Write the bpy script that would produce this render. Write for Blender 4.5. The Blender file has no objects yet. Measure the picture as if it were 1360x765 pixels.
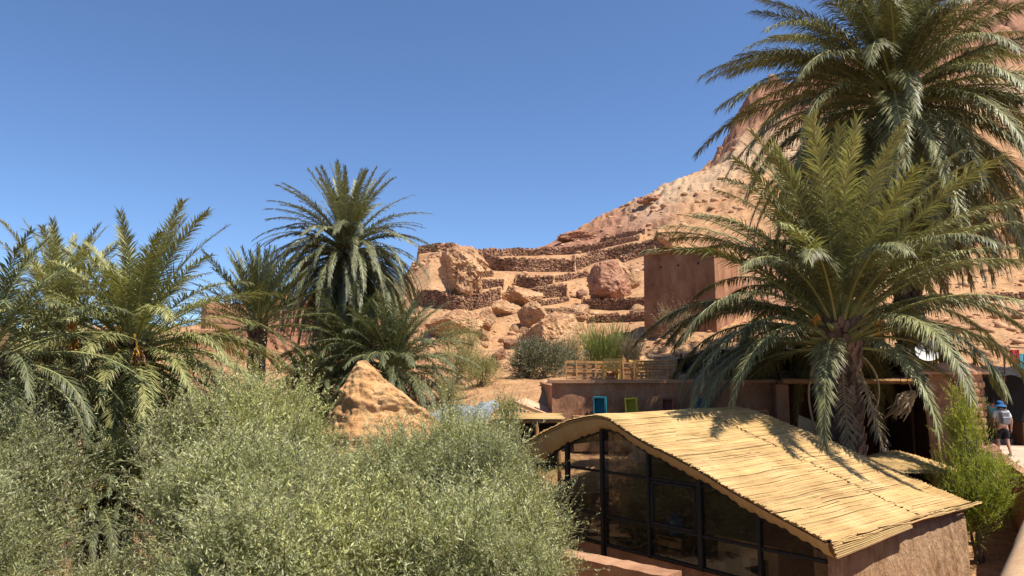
import bpy, math, random
import numpy as np
from mathutils import Vector, Matrix, Euler, noise as mnoise

random.seed(11)
np.random.seed(11)
rad = math.radians
sc = bpy.context.scene
C = sc.collection

# ------------------------------------------------------------------ camera
EYE = 6.0
PITCH = rad(6.73)
cam = bpy.data.cameras.new("camera")
cam.sensor_width = 36.0
cam.lens = 36.0 * 1000.0 / 1360.0
cam.clip_end = 6000.0
cam_ob = bpy.data.objects.new("camera", cam)
C.objects.link(cam_ob)
cam_ob.location = (0, 0, EYE)
cam_ob.rotation_euler = (rad(90) + PITCH, 0, 0)
sc.camera = cam_ob

# ------------------------------------------------------------------ sky, sun, exposure
SUN_EL, SUN_AZ = rad(61), rad(116)
world = bpy.data.worlds.new("World")
sc.world = world
world.use_nodes = True
wn = world.node_tree
bg = wn.nodes["Background"]
sky = wn.nodes.new("ShaderNodeTexSky")
sky.sky_type = "NISHITA"
sky.sun_disc = False
sky.sun_elevation = SUN_EL
sky.sun_rotation = SUN_AZ
sky.altitude = 500
sky.air_density = 0.8
sky.dust_density = 0.35
sky.ozone_density = 7.5
wn.links.new(sky.outputs[0], bg.inputs[0])
bg.inputs[1].default_value = 0.105
sun = bpy.data.lights.new("sun", "SUN")
sun.energy = 4.9
sun.angle = rad(0.53)
sun.color = (1.0, 0.94, 0.85)
sun_ob = bpy.data.objects.new("sun", sun)
C.objects.link(sun_ob)
sv = Vector((math.sin(SUN_AZ) * math.cos(SUN_EL), math.cos(SUN_AZ) * math.cos(SUN_EL), math.sin(SUN_EL)))
sun_ob.rotation_euler = sv.to_track_quat("Z", "Y").to_euler()
sun_ob.location = sv * 60
sc.view_settings.view_transform = "Standard"
sc.view_settings.look = "None"
sc.view_settings.exposure = 0.74
sc.view_settings.gamma = 1.0
sc.cycles.max_bounces = 6
sc.cycles.transparent_max_bounces = 12

# ------------------------------------------------------------------ measuring helpers
CT, ST = math.cos(PITCH), math.sin(PITCH)


def ray(px, py):
    a, b = (px - 680) / 1000.0, (382.5 - py) / 1000.0
    return a, CT - b * ST, ST + b * CT


def P(px, py, Y):
    rx, ry, rz = ray(px, py)
    return Vector((rx / ry * Y, Y, EYE + rz / ry * Y))


def zp(py, Y):
    _, ry, rz = ray(680, py)
    return EYE + rz / ry * Y


def on_plane(px, py, o, n):
    r = Vector(ray(px, py))
    o = Vector(o)
    n = Vector(n)
    c = Vector((0, 0, EYE))
    return c + r * ((o - c).dot(n) / r.dot(n))


# ------------------------------------------------------------------ numpy noise
def _h(ix, iy, s):
    n = (ix.astype(np.int64) * 374761393 + iy.astype(np.int64) * 668265263 + s * 974634777) & 0xFFFFFFFF
    n = ((n ^ (n >> 13)) * 1274126177) & 0xFFFFFFFF
    return ((n ^ (n >> 16)) & 0xFFFFFF) / float(0xFFFFFF)


def vnoise(x, y, s=0):
    x = np.asarray(x, float)
    y = np.asarray(y, float)
    ix, iy = np.floor(x), np.floor(y)
    fx, fy = x - ix, y - iy
    fx = fx * fx * (3 - 2 * fx)
    fy = fy * fy * (3 - 2 * fy)
    a, b, c, d = _h(ix, iy, s), _h(ix + 1, iy, s), _h(ix, iy + 1, s), _h(ix + 1, iy + 1, s)
    return ((a * (1 - fx) + b * fx) * (1 - fy) + (c * (1 - fx) + d * fx) * fy) * 2 - 1


def fbm(x, y, octv=4, s=0):
    t, a, f = 0, 1.0, 1.0
    for k in range(octv):
        t = t + a * vnoise(np.asarray(x) * f + 17.3 * k, np.asarray(y) * f - 9.1 * k, s + k)
        a *= 0.5
        f *= 2.03
    return t


# ------------------------------------------------------------------ object helpers
OFF = {}


def tag(o, label=None, cat=None, group=None, kind=None):
    if label:
        o["label"] = label
    if cat:
        o["category"] = cat
        kind = kind or "thing"
    if group:
        o["group"] = group
    if kind:
        o["kind"] = kind
    return o


def empty(name, loc):
    o = bpy.data.objects.new(name, None)
    C.objects.link(o)
    o.location = loc
    o.empty_display_size = 0.2
    OFF[o.name] = Vector(loc)
    return o


def link_mesh(name, me, parent=None, loc=(0, 0, 0), rz=0.0, scale=None):
    o = bpy.data.objects.new(name, me)
    C.objects.link(o)
    o.location = loc
    o.rotation_euler = (0, 0, rz)
    if scale is not None:
        o.scale = (scale, scale, scale) if isinstance(scale, (int, float)) else scale
    if parent:
        o.parent = parent
    return o


def np_mesh(name, V, F, mats=(), mi=None, smooth=False):
    """V (n,3); F list of tuples, or an (m,k) array."""
    me = bpy.data.meshes.new(name)
    V = np.asarray(V, dtype=np.float32)
    if isinstance(F, np.ndarray):
        m, k = F.shape
        me.vertices.add(len(V))
        me.vertices.foreach_set("co", V.ravel())
        me.loops.add(m * k)
        me.loops.foreach_set("vertex_index", F.astype(np.int32).ravel())
        me.polygons.add(m)
        me.polygons.foreach_set("loop_start", np.arange(0, m * k, k, dtype=np.int32))
        me.polygons.foreach_set("loop_total", np.full(m, k, dtype=np.int32))
        me.update(calc_edges=True)
    else:
        me.from_pydata(V.tolist(), [], F)
    for m_ in mats:
        me.materials.append(m_)
    if mi is not None:
        me.polygons.foreach_set("material_index", np.asarray(mi, dtype=np.int32))
    if smooth:
        me.polygons.foreach_set("use_smooth", np.ones(len(me.polygons), dtype=bool))
    me.update()
    return me


class MB:
    def __init__(self):
        self.v, self.f, self.m = [], [], []

    def add(self, vs, fs, mi=0):
        b = len(self.v)
        self.v += [tuple(p) for p in vs]
        self.f += [tuple(b + i for i in q) for q in fs]
        self.m += [mi] * len(fs)
        return self

    def box(self, c, s, rz=0.0, mi=0, rot=None, bev=0.0, jit=0.0):
        R = rot if rot is not None else Matrix.Rotation(rz, 3, "Z")
        c = Vector(c)
        hx, hy, hz = s[0] / 2, s[1] / 2, s[2] / 2
        j = lambda: random.uniform(-jit, jit)
        if bev <= 0:
            vs = [c + R @ Vector((x * hx + j(), y * hy + j(), z * hz + j())) for z in (-1, 1) for y in (-1, 1) for x in (-1, 1)]
            fs = [(0, 2, 3, 1), (4, 5, 7, 6), (0, 1, 5, 4), (2, 6, 7, 3), (0, 4, 6, 2), (1, 3, 7, 5)]
            return self.add(vs, fs, mi)
        b = min(bev, hx * .9, hy * .9, hz * .9)
        vs, idx = [], {}
        for x in (-1, 1):
            for y in (-1, 1):
                for z in (-1, 1):
                    for ax in range(3):
                        p = [x * (hx - b), y * (hy - b), z * (hz - b)]
                        p[ax] = (x * hx, y * hy, z * hz)[ax]
                        idx[(x, y, z, ax)] = len(vs)
                        vs.append(c + R @ Vector(p))
        fs = []
        for ax in range(3):
            o1, o2 = [a for a in range(3) if a != ax]
            for s_ in (-1, 1):
                q = []
                for (p1, p2) in ((-1, -1), (1, -1), (1, 1), (-1, 1)):
                    k = [0, 0, 0]
                    k[ax], k[o1], k[o2] = s_, p1, p2
                    q.append(idx[(k[0], k[1], k[2], ax)])
                fs.append(tuple(q))
        for ax in range(3):
            o1, o2 = [a for a in range(3) if a != ax]
            for p1 in (-1, 1):
                for p2 in (-1, 1):
                    k0, k1 = [0, 0, 0], [0, 0, 0]
                    k0[ax], k0[o1], k0[o2] = -1, p1, p2
                    k1[ax], k1[o1], k1[o2] = 1, p1, p2
                    fs.append((idx[(*k0, o1)], idx[(*k1, o1)], idx[(*k1, o2)], idx[(*k0, o2)]))
        for x in (-1, 1):
            for y in (-1, 1):
                for z in (-1, 1):
                    fs.append(tuple(idx[(x, y, z, a)] for a in range(3)))
        return self.add(vs, fs, mi)

    def tube(self, pts, radii, n=8, mi=0, cap=True, seed=None):
        pts = [Vector(p) for p in pts]
        if isinstance(radii, (int, float)):
            radii = [radii] * len(pts)
        vs, fs = [], []
        up = Vector((0.31, 0.17, 1)).normalized()
        for i, p in enumerate(pts):
            t = (pts[min(i + 1, len(pts) - 1)] - pts[max(i - 1, 0)]).normalized()
            a = t.cross(up)
            if a.length < 0.1:
                a = t.cross(Vector((1, 0, 0)))
            a.normalize()
            b = t.cross(a)
            for k in range(n):
                w = 2 * math.pi * k / n
                vs.append(p + (a * math.cos(w) + b * math.sin(w)) * radii[i])
        for i in range(len(pts) - 1):
            for k in range(n):
                k2 = (k + 1) % n
                fs.append((i * n + k, i * n + k2, (i + 1) * n + k2, (i + 1) * n + k))
        if cap:
            fs.append(tuple(range(n)))
            fs.append(tuple(reversed(range((len(pts) - 1) * n, len(pts) * n))))
        return self.add(vs, fs, mi)

    def bar(self, a, b, w, d, mi=0):
        a, b = Vector(a), Vector(b)
        z = (b - a)
        L = z.length
        z.normalize()
        x = z.cross(Vector((0, 0, 1)))
        if x.length < 0.05:
            x = Vector((1, 0, 0))
        x.normalize()
        y = z.cross(x)
        R = Matrix((x, y, z)).transposed()
        return self.box((a + b) / 2, (w, d, L), mi=mi, rot=R)

    def lathe(self, prof, c=(0, 0, 0), n=24, mi=0):
        c = Vector(c)
        vs, fs = [], []
        for (r, z) in prof:
            for k in range(n):
                w = 2 * math.pi * k / n
                vs.append(c + Vector((r * math.cos(w), r * math.sin(w), z)))
        for i in range(len(prof) - 1):
            for k in range(n):
                k2 = (k + 1) % n
                fs.append((i * n + k, i * n + k2, (i + 1) * n + k2, (i + 1) * n + k))
        return self.add(vs, fs, mi)

    def build(self, name, mats, parent=None, smooth=False, recalc=True):
        if not isinstance(mats, (list, tuple)):
            mats = [mats]
        off = OFF.get(parent.name, Vector()) if parent else Vector()
        me = bpy.data.meshes.new(name)
        me.from_pydata([tuple(Vector(p) - off) for p in self.v], [], self.f)
        for m_ in mats:
            me.materials.append(m_)
        me.polygons.foreach_set("material_index", self.m)
        if recalc:
            import bmesh
            bm = bmesh.new()
            bm.from_mesh(me)
            bmesh.ops.recalc_face_normals(bm, faces=bm.faces)
            bm.to_mesh(me)
            bm.free()
        if smooth:
            me.polygons.foreach_set("use_smooth", [True] * len(me.polygons))
        me.update()
        o = link_mesh(name, me, parent)
        OFF[o.name] = off
        return o


# ------------------------------------------------------------------ materials
def _base(name):
    m = bpy.data.materials.new(name)
    m.use_nodes = True
    nt = m.node_tree
    return m, nt, nt.nodes["Principled BSDF"], nt.nodes["Material Output"]


def N(nt, t, **kw):
    n = nt.nodes.new(t)
    for k, v in kw.items():
        setattr(n, k, v)
    return n


def surface(name, cols, scale=2.0, rough=0.9, bump=0.3, bscale=20.0, bdist=0.02, stretch=(1, 1, 1), island=0.0, objrand=0.0,
            detail=8.0, spec=0.3, pos=None, fine=0.0, fscale=60.0, huevar=0.0):
    """noise-driven colour between cols, fine grain, bump; optional value change per loose piece or per object."""
    m, nt, bs, out = _base(name)
    L = nt.links.new
    tc = N(nt, "ShaderNodeTexCoord")
    mp = N(nt, "ShaderNodeMapping")
    mp.inputs["Scale"].default_value = stretch
    L(tc.outputs["Object"], mp.inputs[0])
    no = N(nt, "ShaderNodeTexNoise")
    no.inputs["Scale"].default_value = scale
    no.inputs["Detail"].default_value = detail
    no.inputs["Roughness"].default_value = 0.62
    L(mp.outputs[0], no.inputs[0])
    cr = N(nt, "ShaderNodeValToRGB")
    k = len(cols)
    lo, hi = 0.3, 0.7
    ps = pos or [lo + (hi - lo) * i / max(1, k - 1) for i in range(k)]
    while len(cr.color_ramp.elements) < k:
        cr.color_ramp.elements.new(0.5)
    for e, p_, c_ in zip(cr.color_ramp.elements, ps, cols):
        e.position = p_
        e.color = (*c_, 1)
    L(no.outputs[0], cr.inputs[0])
    col = cr.outputs[0]
    if fine > 0:
        n3 = N(nt, "ShaderNodeTexNoise")
        n3.inputs["Scale"].default_value = fscale
        n3.inputs["Detail"].default_value = 4
        L(mp.outputs[0], n3.inputs[0])
        mr = N(nt, "ShaderNodeMapRange")
        mr.inputs["From Min"].default_value = 0.3
        mr.inputs["From Max"].default_value = 0.7
        mr.inputs["To Min"].default_value = 1 - fine
        mr.inputs["To Max"].default_value = 1 + fine
        L(n3.outputs[0], mr.inputs[0])
        hs = N(nt, "ShaderNodeHueSaturation")
        L(mr.outputs[0], hs.inputs["Value"])
        L(col, hs.inputs["Color"])
        col = hs.outputs[0]
    if island > 0 or objrand > 0:
        src = N(nt, "ShaderNodeNewGeometry").outputs["Random Per Island"] if island > 0 else N(nt, "ShaderNodeObjectInfo").outputs["Random"]
        amt = island or objrand
        mr = N(nt, "ShaderNodeMapRange")
        mr.inputs["To Min"].default_value = 1 - amt
        mr.inputs["To Max"].default_value = 1 + amt
        L(src, mr.inputs[0])
        hs = N(nt, "ShaderNodeHueSaturation")
        L(mr.outputs[0], hs.inputs["Value"])
        if huevar:
            m2 = N(nt, "ShaderNodeMath", operation="MULTIPLY")
            m2.inputs[1].default_value = 7.31
            fr = N(nt, "ShaderNodeMath", operation="FRACT")
            L(src, m2.inputs[0])
            L(m2.outputs[0], fr.inputs[0])
            mr2 = N(nt, "ShaderNodeMapRange")
            mr2.inputs["To Min"].default_value = 0.5 - huevar
            mr2.inputs["To Max"].default_value = 0.5 + huevar
            L(fr.outputs[0], mr2.inputs[0])
            L(mr2.outputs[0], hs.inputs["Hue"])
        L(col, hs.inputs["Color"])
        col = hs.outputs[0]
    L(col, bs.inputs["Base Color"])
    bs.inputs["Roughness"].default_value = rough
    bs.inputs["Specular IOR Level"].default_value = spec
    if bump > 0:
        n2 = N(nt, "ShaderNodeTexNoise")
        n2.inputs["Scale"].default_value = bscale
        n2.inputs["Detail"].default_value = 6
        n2.inputs["Roughness"].default_value = 0.65
        L(mp.outputs[0], n2.inputs[0])
        bp = N(nt, "ShaderNodeBump")
        bp.inputs["Strength"].default_value = bump
        bp.inputs["Distance"].default_value = bdist
        L(n2.outputs[0], bp.inputs["Height"])
        L(bp.outputs[0], bs.inputs["Normal"])
    return m


def leafy_mat(name, cols, rough=0.5, trans=0.25, island=0.35, spec=0.4, scale=0.8, tint=(1.12, 1.12, 0.62), huevar=0.02, objvar=0.0):
    m = surface(name, cols, scale=scale, rough=rough, bump=0, island=island, spec=spec, huevar=huevar)
    nt = m.node_tree
    bs = nt.nodes["Principled BSDF"]
    out = nt.nodes["Material Output"]
    L = nt.links.new
    col = bs.inputs["Base Color"].links[0].from_socket
    if objvar:
        oi = N(nt, "ShaderNodeObjectInfo")
        mr = N(nt, "ShaderNodeMapRange")
        mr.inputs["To Min"].default_value = 1 - objvar
        mr.inputs["To Max"].default_value = 1 + objvar
        L(oi.outputs["Random"], mr.inputs[0])
        h2 = N(nt, "ShaderNodeHueSaturation")
        L(mr.outputs[0], h2.inputs["Value"])
        L(col, h2.inputs["Color"])
        col = h2.outputs[0]
        L(col, bs.inputs["Base Color"])
    tr = N(nt, "ShaderNodeBsdfTranslucent")
    mx = N(nt, "ShaderNodeMix", data_type="RGBA", blend_type="MULTIPLY")
    mx.inputs[0].default_value = 1.0
    L(col, mx.inputs[6])
    mx.inputs[7].default_value = (*tint, 1)
    L(mx.outputs[2], tr.inputs[0])
    ms = N(nt, "ShaderNodeMixShader")
    ms.inputs[0].default_value = trans
    L(bs.outputs[0], ms.inputs[1])
    L(tr.outputs[0], ms.inputs[2])
    L(ms.outputs[0], out.inputs[0])
    return m


M = {}


def terrain_material():
    m, nt, bs, out = _base("hillside_earth")
    L = nt.links.new
    tc = N(nt, "ShaderNodeTexCoord")

    def noise(scale, detail=8, rough=0.6, dist=0.0):
        n = N(nt, "ShaderNodeTexNoise")
        n.inputs["Scale"].default_value = scale
        n.inputs["Detail"].default_value = detail
        n.inputs["Roughness"].default_value = rough
        n.inputs["Distortion"].default_value = dist
        L(tc.outputs["Object"], n.inputs[0])
        return n.outputs[0]

    def ramp(sock, stops):
        r = N(nt, "ShaderNodeValToRGB")
        while len(r.color_ramp.elements) < len(stops):
            r.color_ramp.elements.new(0.5)
        for e, (p_, c_) in zip(r.color_ramp.elements, stops):
            e.position = p_
            e.color = (*c_, 1)
        L(sock, r.inputs[0])
        return r.outputs[0]

    def mix(f, a, b, mode="MIX"):
        x = N(nt, "ShaderNodeMix", data_type="RGBA", blend_type=mode)
        if isinstance(f, float):
            x.inputs[0].default_value = f
        else:
            L(f, x.inputs[0])
        L(a, x.inputs[6])
        L(b, x.inputs[7])
        return x.outputs[2]

    base = ramp(noise(0.55, 10, 0.65), [(0.3, (0.34, 0.175, 0.085)), (0.5, (0.465, 0.262, 0.128)), (0.7, (0.55, 0.345, 0.18))])
    pink = ramp(noise(0.8, 10, 0.7), [(0.3, (0.24, 0.11, 0.066)), (0.7, (0.40, 0.205, 0.128))])
    at = N(nt, "ShaderNodeAttribute", attribute_name="pinkness")
    col = mix(at.outputs["Fac"], base, pink)
    at2 = N(nt, "ShaderNodeAttribute", attribute_name="paleness")
    pale = ramp(noise(0.9, 10, 0.7), [(0.3, (0.40, 0.27, 0.165)), (0.7, (0.56, 0.405, 0.26))])
    col = mix(at2.outputs["Fac"], col, pale)
    # pebbles and clods: value change
    fine = ramp(noise(7.0, 6, 0.75), [(0.32, (0.45, 0.42, 0.4)), (0.5, (1, 1, 1)), (0.68, (1.22, 1.22, 1.2))])
    col = mix(0.85, col, fine, "MULTIPLY")
    L(col, bs.inputs["Base Color"])
    bs.inputs["Roughness"].default_value = 0.95
    bs.inputs["Specular IOR Level"].default_value = 0.15
    vo = N(nt, "ShaderNodeTexVoronoi")
    vo.inputs["Scale"].default_value = 2.2
    L(tc.outputs["Object"], vo.inputs[0])
    grit = ramp(noise(26.0, 4, 0.8), [(0.35, (0.62, 0.6, 0.58)), (0.5, (1, 1, 1)), (0.66, (1.2, 1.2, 1.2))])
    col = mix(0.7, col, grit, "MULTIPLY")
    L(col, bs.inputs["Base Color"])
    b1 = N(nt, "ShaderNodeBump")
    b1.inputs["Strength"].default_value = 0.55
    b1.inputs["Distance"].default_value = 0.4
    L(noise(3.0, 10, 0.72), b1.inputs["Height"])
    b2 = N(nt, "ShaderNodeBump")
    b2.inputs["Strength"].default_value = 0.35
    b2.inputs["Distance"].default_value = 0.12
    L(vo.outputs["Distance"], b2.inputs["Height"])
    L(b1.outputs[0], b2.inputs["Normal"])
    L(b2.outputs[0], bs.inputs["Normal"])
    return m


M["terrain"] = terrain_material()
M["ground"] = surface("ground_earth", [(0.24, 0.15, 0.09), (0.36, 0.24, 0.15), (0.42, 0.29, 0.18)], scale=0.4, bump=0.4, bscale=3)
M["stone"] = surface("terrace_stone", [(0.17, 0.09, 0.052), (0.27, 0.15, 0.088), (0.40, 0.24, 0.14)], scale=0.6, bump=0.5, bscale=9, bdist=0.05, island=0.5, huevar=0.015)
M["stone_core"] = surface("terrace_fill", [(0.16, 0.085, 0.055), (0.24, 0.135, 0.085)], scale=2, bump=0.4, bscale=6)
M["rock_tan"] = surface("tan_rock", [(0.30, 0.15, 0.075), (0.46, 0.26, 0.13), (0.56, 0.36, 0.195)], scale=1.6, bump=0.9, bscale=5, bdist=0.25, fine=0.4, fscale=13, objrand=0.1)
M["rock_red"] = surface("reddish_rock", [(0.24, 0.105, 0.06), (0.38, 0.19, 0.11), (0.48, 0.275, 0.165)], scale=1.8, bump=1.0, bscale=5.0, bdist=0.2, fine=0.25, fscale=7, objrand=0.1)
M["rubble"] = surface("rubble_stone", [(0.26, 0.13, 0.07), (0.42, 0.235, 0.125), (0.54, 0.34, 0.19)], scale=1.0, bump=0.4, bscale=8, island=0.3)
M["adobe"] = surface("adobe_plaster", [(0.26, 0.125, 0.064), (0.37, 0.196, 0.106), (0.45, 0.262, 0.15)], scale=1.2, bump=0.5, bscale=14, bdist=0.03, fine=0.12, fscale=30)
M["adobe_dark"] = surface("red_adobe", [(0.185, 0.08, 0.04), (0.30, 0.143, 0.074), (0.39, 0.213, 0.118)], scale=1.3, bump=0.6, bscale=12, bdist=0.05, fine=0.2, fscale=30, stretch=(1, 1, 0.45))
M["adobe_streak"] = surface("streaked_adobe", [(0.27, 0.145, 0.074), (0.44, 0.265, 0.142), (0.54, 0.36, 0.215)], scale=2.6, bump=1.0, bscale=9, bdist=0.09, stretch=(1.3, 1.3, 0.5), fine=0.15, fscale=40)
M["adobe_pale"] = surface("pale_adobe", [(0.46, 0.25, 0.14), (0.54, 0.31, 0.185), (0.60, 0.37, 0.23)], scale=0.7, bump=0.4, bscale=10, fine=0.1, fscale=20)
M["kasbah"] = surface("pink_rammed_earth", [(0.40, 0.20, 0.115), (0.49, 0.265, 0.16)], scale=0.5, bump=0.3, bscale=4, fine=0.1, fscale=12)
M["mound"] = surface("weathered_rammed_earth", [(0.36, 0.175, 0.07), (0.50, 0.27, 0.112), (0.585, 0.345, 0.16)], scale=1.6, bump=0.9, bscale=9, bdist=0.06, fine=0.15, fscale=22)
M["path"] = surface("trodden_path", [(0.42, 0.29, 0.20), (0.52, 0.37, 0.265), (0.58, 0.43, 0.32)], scale=0.9, bump=0.35, bscale=18, fine=0.12, fscale=30)
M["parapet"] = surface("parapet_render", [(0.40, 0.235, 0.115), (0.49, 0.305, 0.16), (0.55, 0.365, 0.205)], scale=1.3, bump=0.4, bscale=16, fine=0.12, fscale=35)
M["reed"] = surface("roof_reed", [(0.33, 0.20, 0.070), (0.435, 0.276, 0.105), (0.51, 0.342, 0.148)], scale=1.2, rough=0.6, bump=0.0, island=0.30, spec=0.3, huevar=0.008, fine=0.1, fscale=25)
M["reed_under"] = surface("roof_underlay", [(0.10, 0.06, 0.03), (0.16, 0.10, 0.05)], scale=3, bump=0)
M["burlap"] = surface("burlap_edging", [(0.34, 0.23, 0.105), (0.42, 0.295, 0.145)], scale=2.5, bump=0.4, bscale=40, bdist=0.01)
M["thatch"] = surface("straw_thatch", [(0.24, 0.14, 0.05), (0.40, 0.255, 0.095), (0.50, 0.34, 0.14)], scale=6, bump=0.9, bscale=30, bdist=0.02, island=0.2)
M["black"] = surface("black_metal", [(0.012, 0.012, 0.013), (0.022, 0.021, 0.02)], scale=6, rough=0.6, bump=0, spec=.2)
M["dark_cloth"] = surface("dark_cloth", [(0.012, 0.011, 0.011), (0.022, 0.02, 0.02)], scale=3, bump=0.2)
M["wood"] = surface("weathered_wood", [(0.26, 0.13, 0.05), (0.38, 0.205, 0.08), (0.46, 0.27, 0.12)], scale=3, bump=0.4, bscale=25, bdist=0.01, stretch=(1, 1, 1), objrand=0.25)
M["wood_pale"] = surface("pale_plywood", [(0.48, 0.34, 0.18), (0.60, 0.45, 0.26)], scale=3, bump=0.2, bscale=25, bdist=0.01)
M["wood_yellow"] = surface("yellow_pallet_wood", [(0.55, 0.33, 0.08), (0.66, 0.43, 0.13)], scale=3, bump=0.3, bscale=25, bdist=0.01, objrand=0.15)
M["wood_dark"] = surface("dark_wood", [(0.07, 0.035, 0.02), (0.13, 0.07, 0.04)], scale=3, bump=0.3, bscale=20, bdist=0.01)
M["teal"] = surface("teal_paint", [(0.02, 0.16, 0.20), (0.03, 0.21, 0.26)], scale=5, rough=0.6, bump=0.2, bscale=30, bdist=0.005)
M["yellow"] = surface("yellow_paint", [(0.44, 0.36, 0.03), (0.55, 0.46, 0.05)], scale=5, rough=0.6, bump=0.2, bscale=30, bdist=0.005)
M["rust"] = surface("brick_red_paint", [(0.20, 0.06, 0.04), (0.27, 0.09, 0.06)], scale=5, rough=0.6, bump=0.2, bscale=30, bdist=0.005)
M["blue"] = surface("blue_paint", [(0.02, 0.10, 0.26), (0.03, 0.15, 0.36)], scale=5, rough=0.5, bump=0.2, bscale=30, bdist=0.005)
M["plastic_grey"] = surface("grey_sheeting", [(0.13, 0.15, 0.165), (0.20, 0.22, 0.235), (0.28, 0.30, 0.31)], scale=2, rough=0.6, bump=0.5, bscale=5, bdist=0.05)
M["dish"] = surface("dish_paint", [(0.62, 0.62, 0.61), (0.74, 0.74, 0.73)], scale=4, rough=0.7, bump=0)
M["red_cloth"] = surface("red_cloth", [(0.40, 0.03, 0.03), (0.5, 0.05, 0.04)], scale=6, bump=0.3)
M["teal_cloth"] = surface("teal_cloth", [(0.05, 0.26, 0.32), (0.08, 0.34, 0.4)], scale=6, bump=0.3)
M["white_cloth"] = surface("white_cotton", [(0.66, 0.66, 0.68), (0.78, 0.78, 0.78)], scale=9, bump=0.3, bscale=20)
M["grey_cloth"] = surface("grey_nylon", [(0.14, 0.15, 0.17), (0.24, 0.25, 0.27)], scale=9, rough=0.6, bump=0.3, bscale=20)
M["shorts"] = surface("black_cotton", [(0.012, 0.013, 0.018), (0.02, 0.02, 0.026)], scale=9, bump=0.2)
M["hat"] = surface("blue_cotton", [(0.02, 0.09, 0.24), (0.03, 0.14, 0.34)], scale=9, bump=0.2)
M["skin"] = surface("skin", [(0.42, 0.22, 0.14), (0.48, 0.27, 0.18)], scale=9, rough=0.55, bump=0)
M["hair"] = surface("dark_hair", [(0.02, 0.014, 0.01), (0.04, 0.026, 0.018)], scale=20, bump=0.2)
M["bark"] = surface("palm_bark", [(0.04, 0.026, 0.018), (0.085, 0.055, 0.036), (0.14, 0.09, 0.058)], scale=4, bump=0.8, bscale=14, bdist=0.05, island=0.3)
M["boot"] = surface("leaf_base_bark", [(0.11, 0.068, 0.045), (0.21, 0.135, 0.09), (0.30, 0.205, 0.14)], scale=5, bump=0.7, bscale=18, bdist=0.03, objrand=0.35)
M["stem"] = surface("shrub_stem", [(0.10, 0.08, 0.055), (0.18, 0.145, 0.10)], scale=4, bump=0.4, bscale=20)
M["rachis"] = surface("frond_rib", [(0.22, 0.22, 0.07), (0.34, 0.33, 0.12)], scale=1.5, rough=0.5, bump=0)
M["rachis_dry"] = surface("dry_frond_rib", [(0.24, 0.16, 0.075), (0.34, 0.23, 0.115)], scale=1.5, rough=0.6, bump=0)
M["frond"] = leafy_mat("frond_green", [(0.115, 0.118, 0.048), (0.205, 0.20, 0.088), (0.36, 0.345, 0.175)], rough=0.5, trans=0.12, spec=0.26, island=0.5, objvar=0.22)
M["frond_grey"] = leafy_mat("frond_greygreen", [(0.11, 0.115, 0.058), (0.185, 0.188, 0.10), (0.30, 0.295, 0.17)], rough=0.5, trans=0.16, spec=0.26, island=0.45, objvar=0.3)
M["frond_light"] = leafy_mat("frond_yellowgreen", [(0.16, 0.162, 0.056), (0.265, 0.26, 0.10), (0.38, 0.36, 0.18)], rough=0.5, trans=0.2, spec=0.26, island=0.45, objvar=0.22)
M["frond_dark"] = leafy_mat("frond_bluegreen", [(0.06, 0.07, 0.032), (0.11, 0.12, 0.054), (0.19, 0.195, 0.10)], rough=0.5, trans=0.14, spec=0.26, island=0.45, objvar=0.2)
M["frond_dry"] = leafy_mat("frond_dry", [(0.20, 0.14, 0.065), (0.30, 0.215, 0.105), (0.38, 0.29, 0.16)], rough=0.6, trans=0.12, spec=0.3, island=0.3, tint=(1.1, 0.9, 0.6), objvar=0.2)
M["date"] = surface("ripening_dates", [(0.45, 0.16, 0.02), (0.60, 0.27, 0.03)], scale=6, rough=0.4, bump=0, island=0.35)
M["date_dark"] = surface("dark_dates", [(0.10, 0.035, 0.02), (0.2, 0.08, 0.03)], scale=6, rough=0.4, bump=0, island=0.35)
M["date_stalk"] = surface("orange_stalk", [(0.60, 0.30, 0.03), (0.70, 0.38, 0.06)], scale=6, rough=0.5, bump=0)
M["willow"] = leafy_mat("silver_green_leaf", [(0.22, 0.235, 0.095), (0.36, 0.37, 0.175), (0.52, 0.51, 0.285)], rough=0.5, trans=0.42, island=0.4, scale=1.3, spec=0.4, objvar=0.25)
M["willow_yellow"] = leafy_mat("yellow_green_leaf", [(0.25, 0.26, 0.075), (0.39, 0.39, 0.14), (0.54, 0.51, 0.23)], rough=0.5, trans=0.3, island=0.4, scale=1.3, spec=0.4, objvar=0.2)
M["sage"] = leafy_mat("grey_green_leaf", [(0.12, 0.12, 0.065), (0.18, 0.175, 0.10), (0.25, 0.235, 0.15)], rough=0.6, trans=0.2, island=0.3, scale=1.2, spec=0.3)
M["tamarisk"] = leafy_mat("tamarisk_leaf", [(0.24, 0.235, 0.08), (0.35, 0.335, 0.125), (0.46, 0.42, 0.19)], rough=0.6, trans=0.3, island=0.3, scale=1.2, spec=0.3)
M["lime"] = leafy_mat("bright_green_leaf", [(0.22, 0.26, 0.03), (0.35, 0.385, 0.05), (0.48, 0.49, 0.09)], rough=0.5, trans=0.32, island=0.35, scale=2.5, spec=0.35)
M["reedgrass"] = leafy_mat("green_reed_leaf", [(0.18, 0.20, 0.045), (0.26, 0.29, 0.075), (0.36, 0.36, 0.13)], rough=0.5, trans=0.3, island=0.3, spec=0.4)
M["straw"] = leafy_mat("dry_grass_blade", [(0.42, 0.32, 0.16), (0.55, 0.44, 0.24)], rough=0.7, trans=0.2, island=0.25, spec=0.2, tint=(1, .9, .7))


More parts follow.
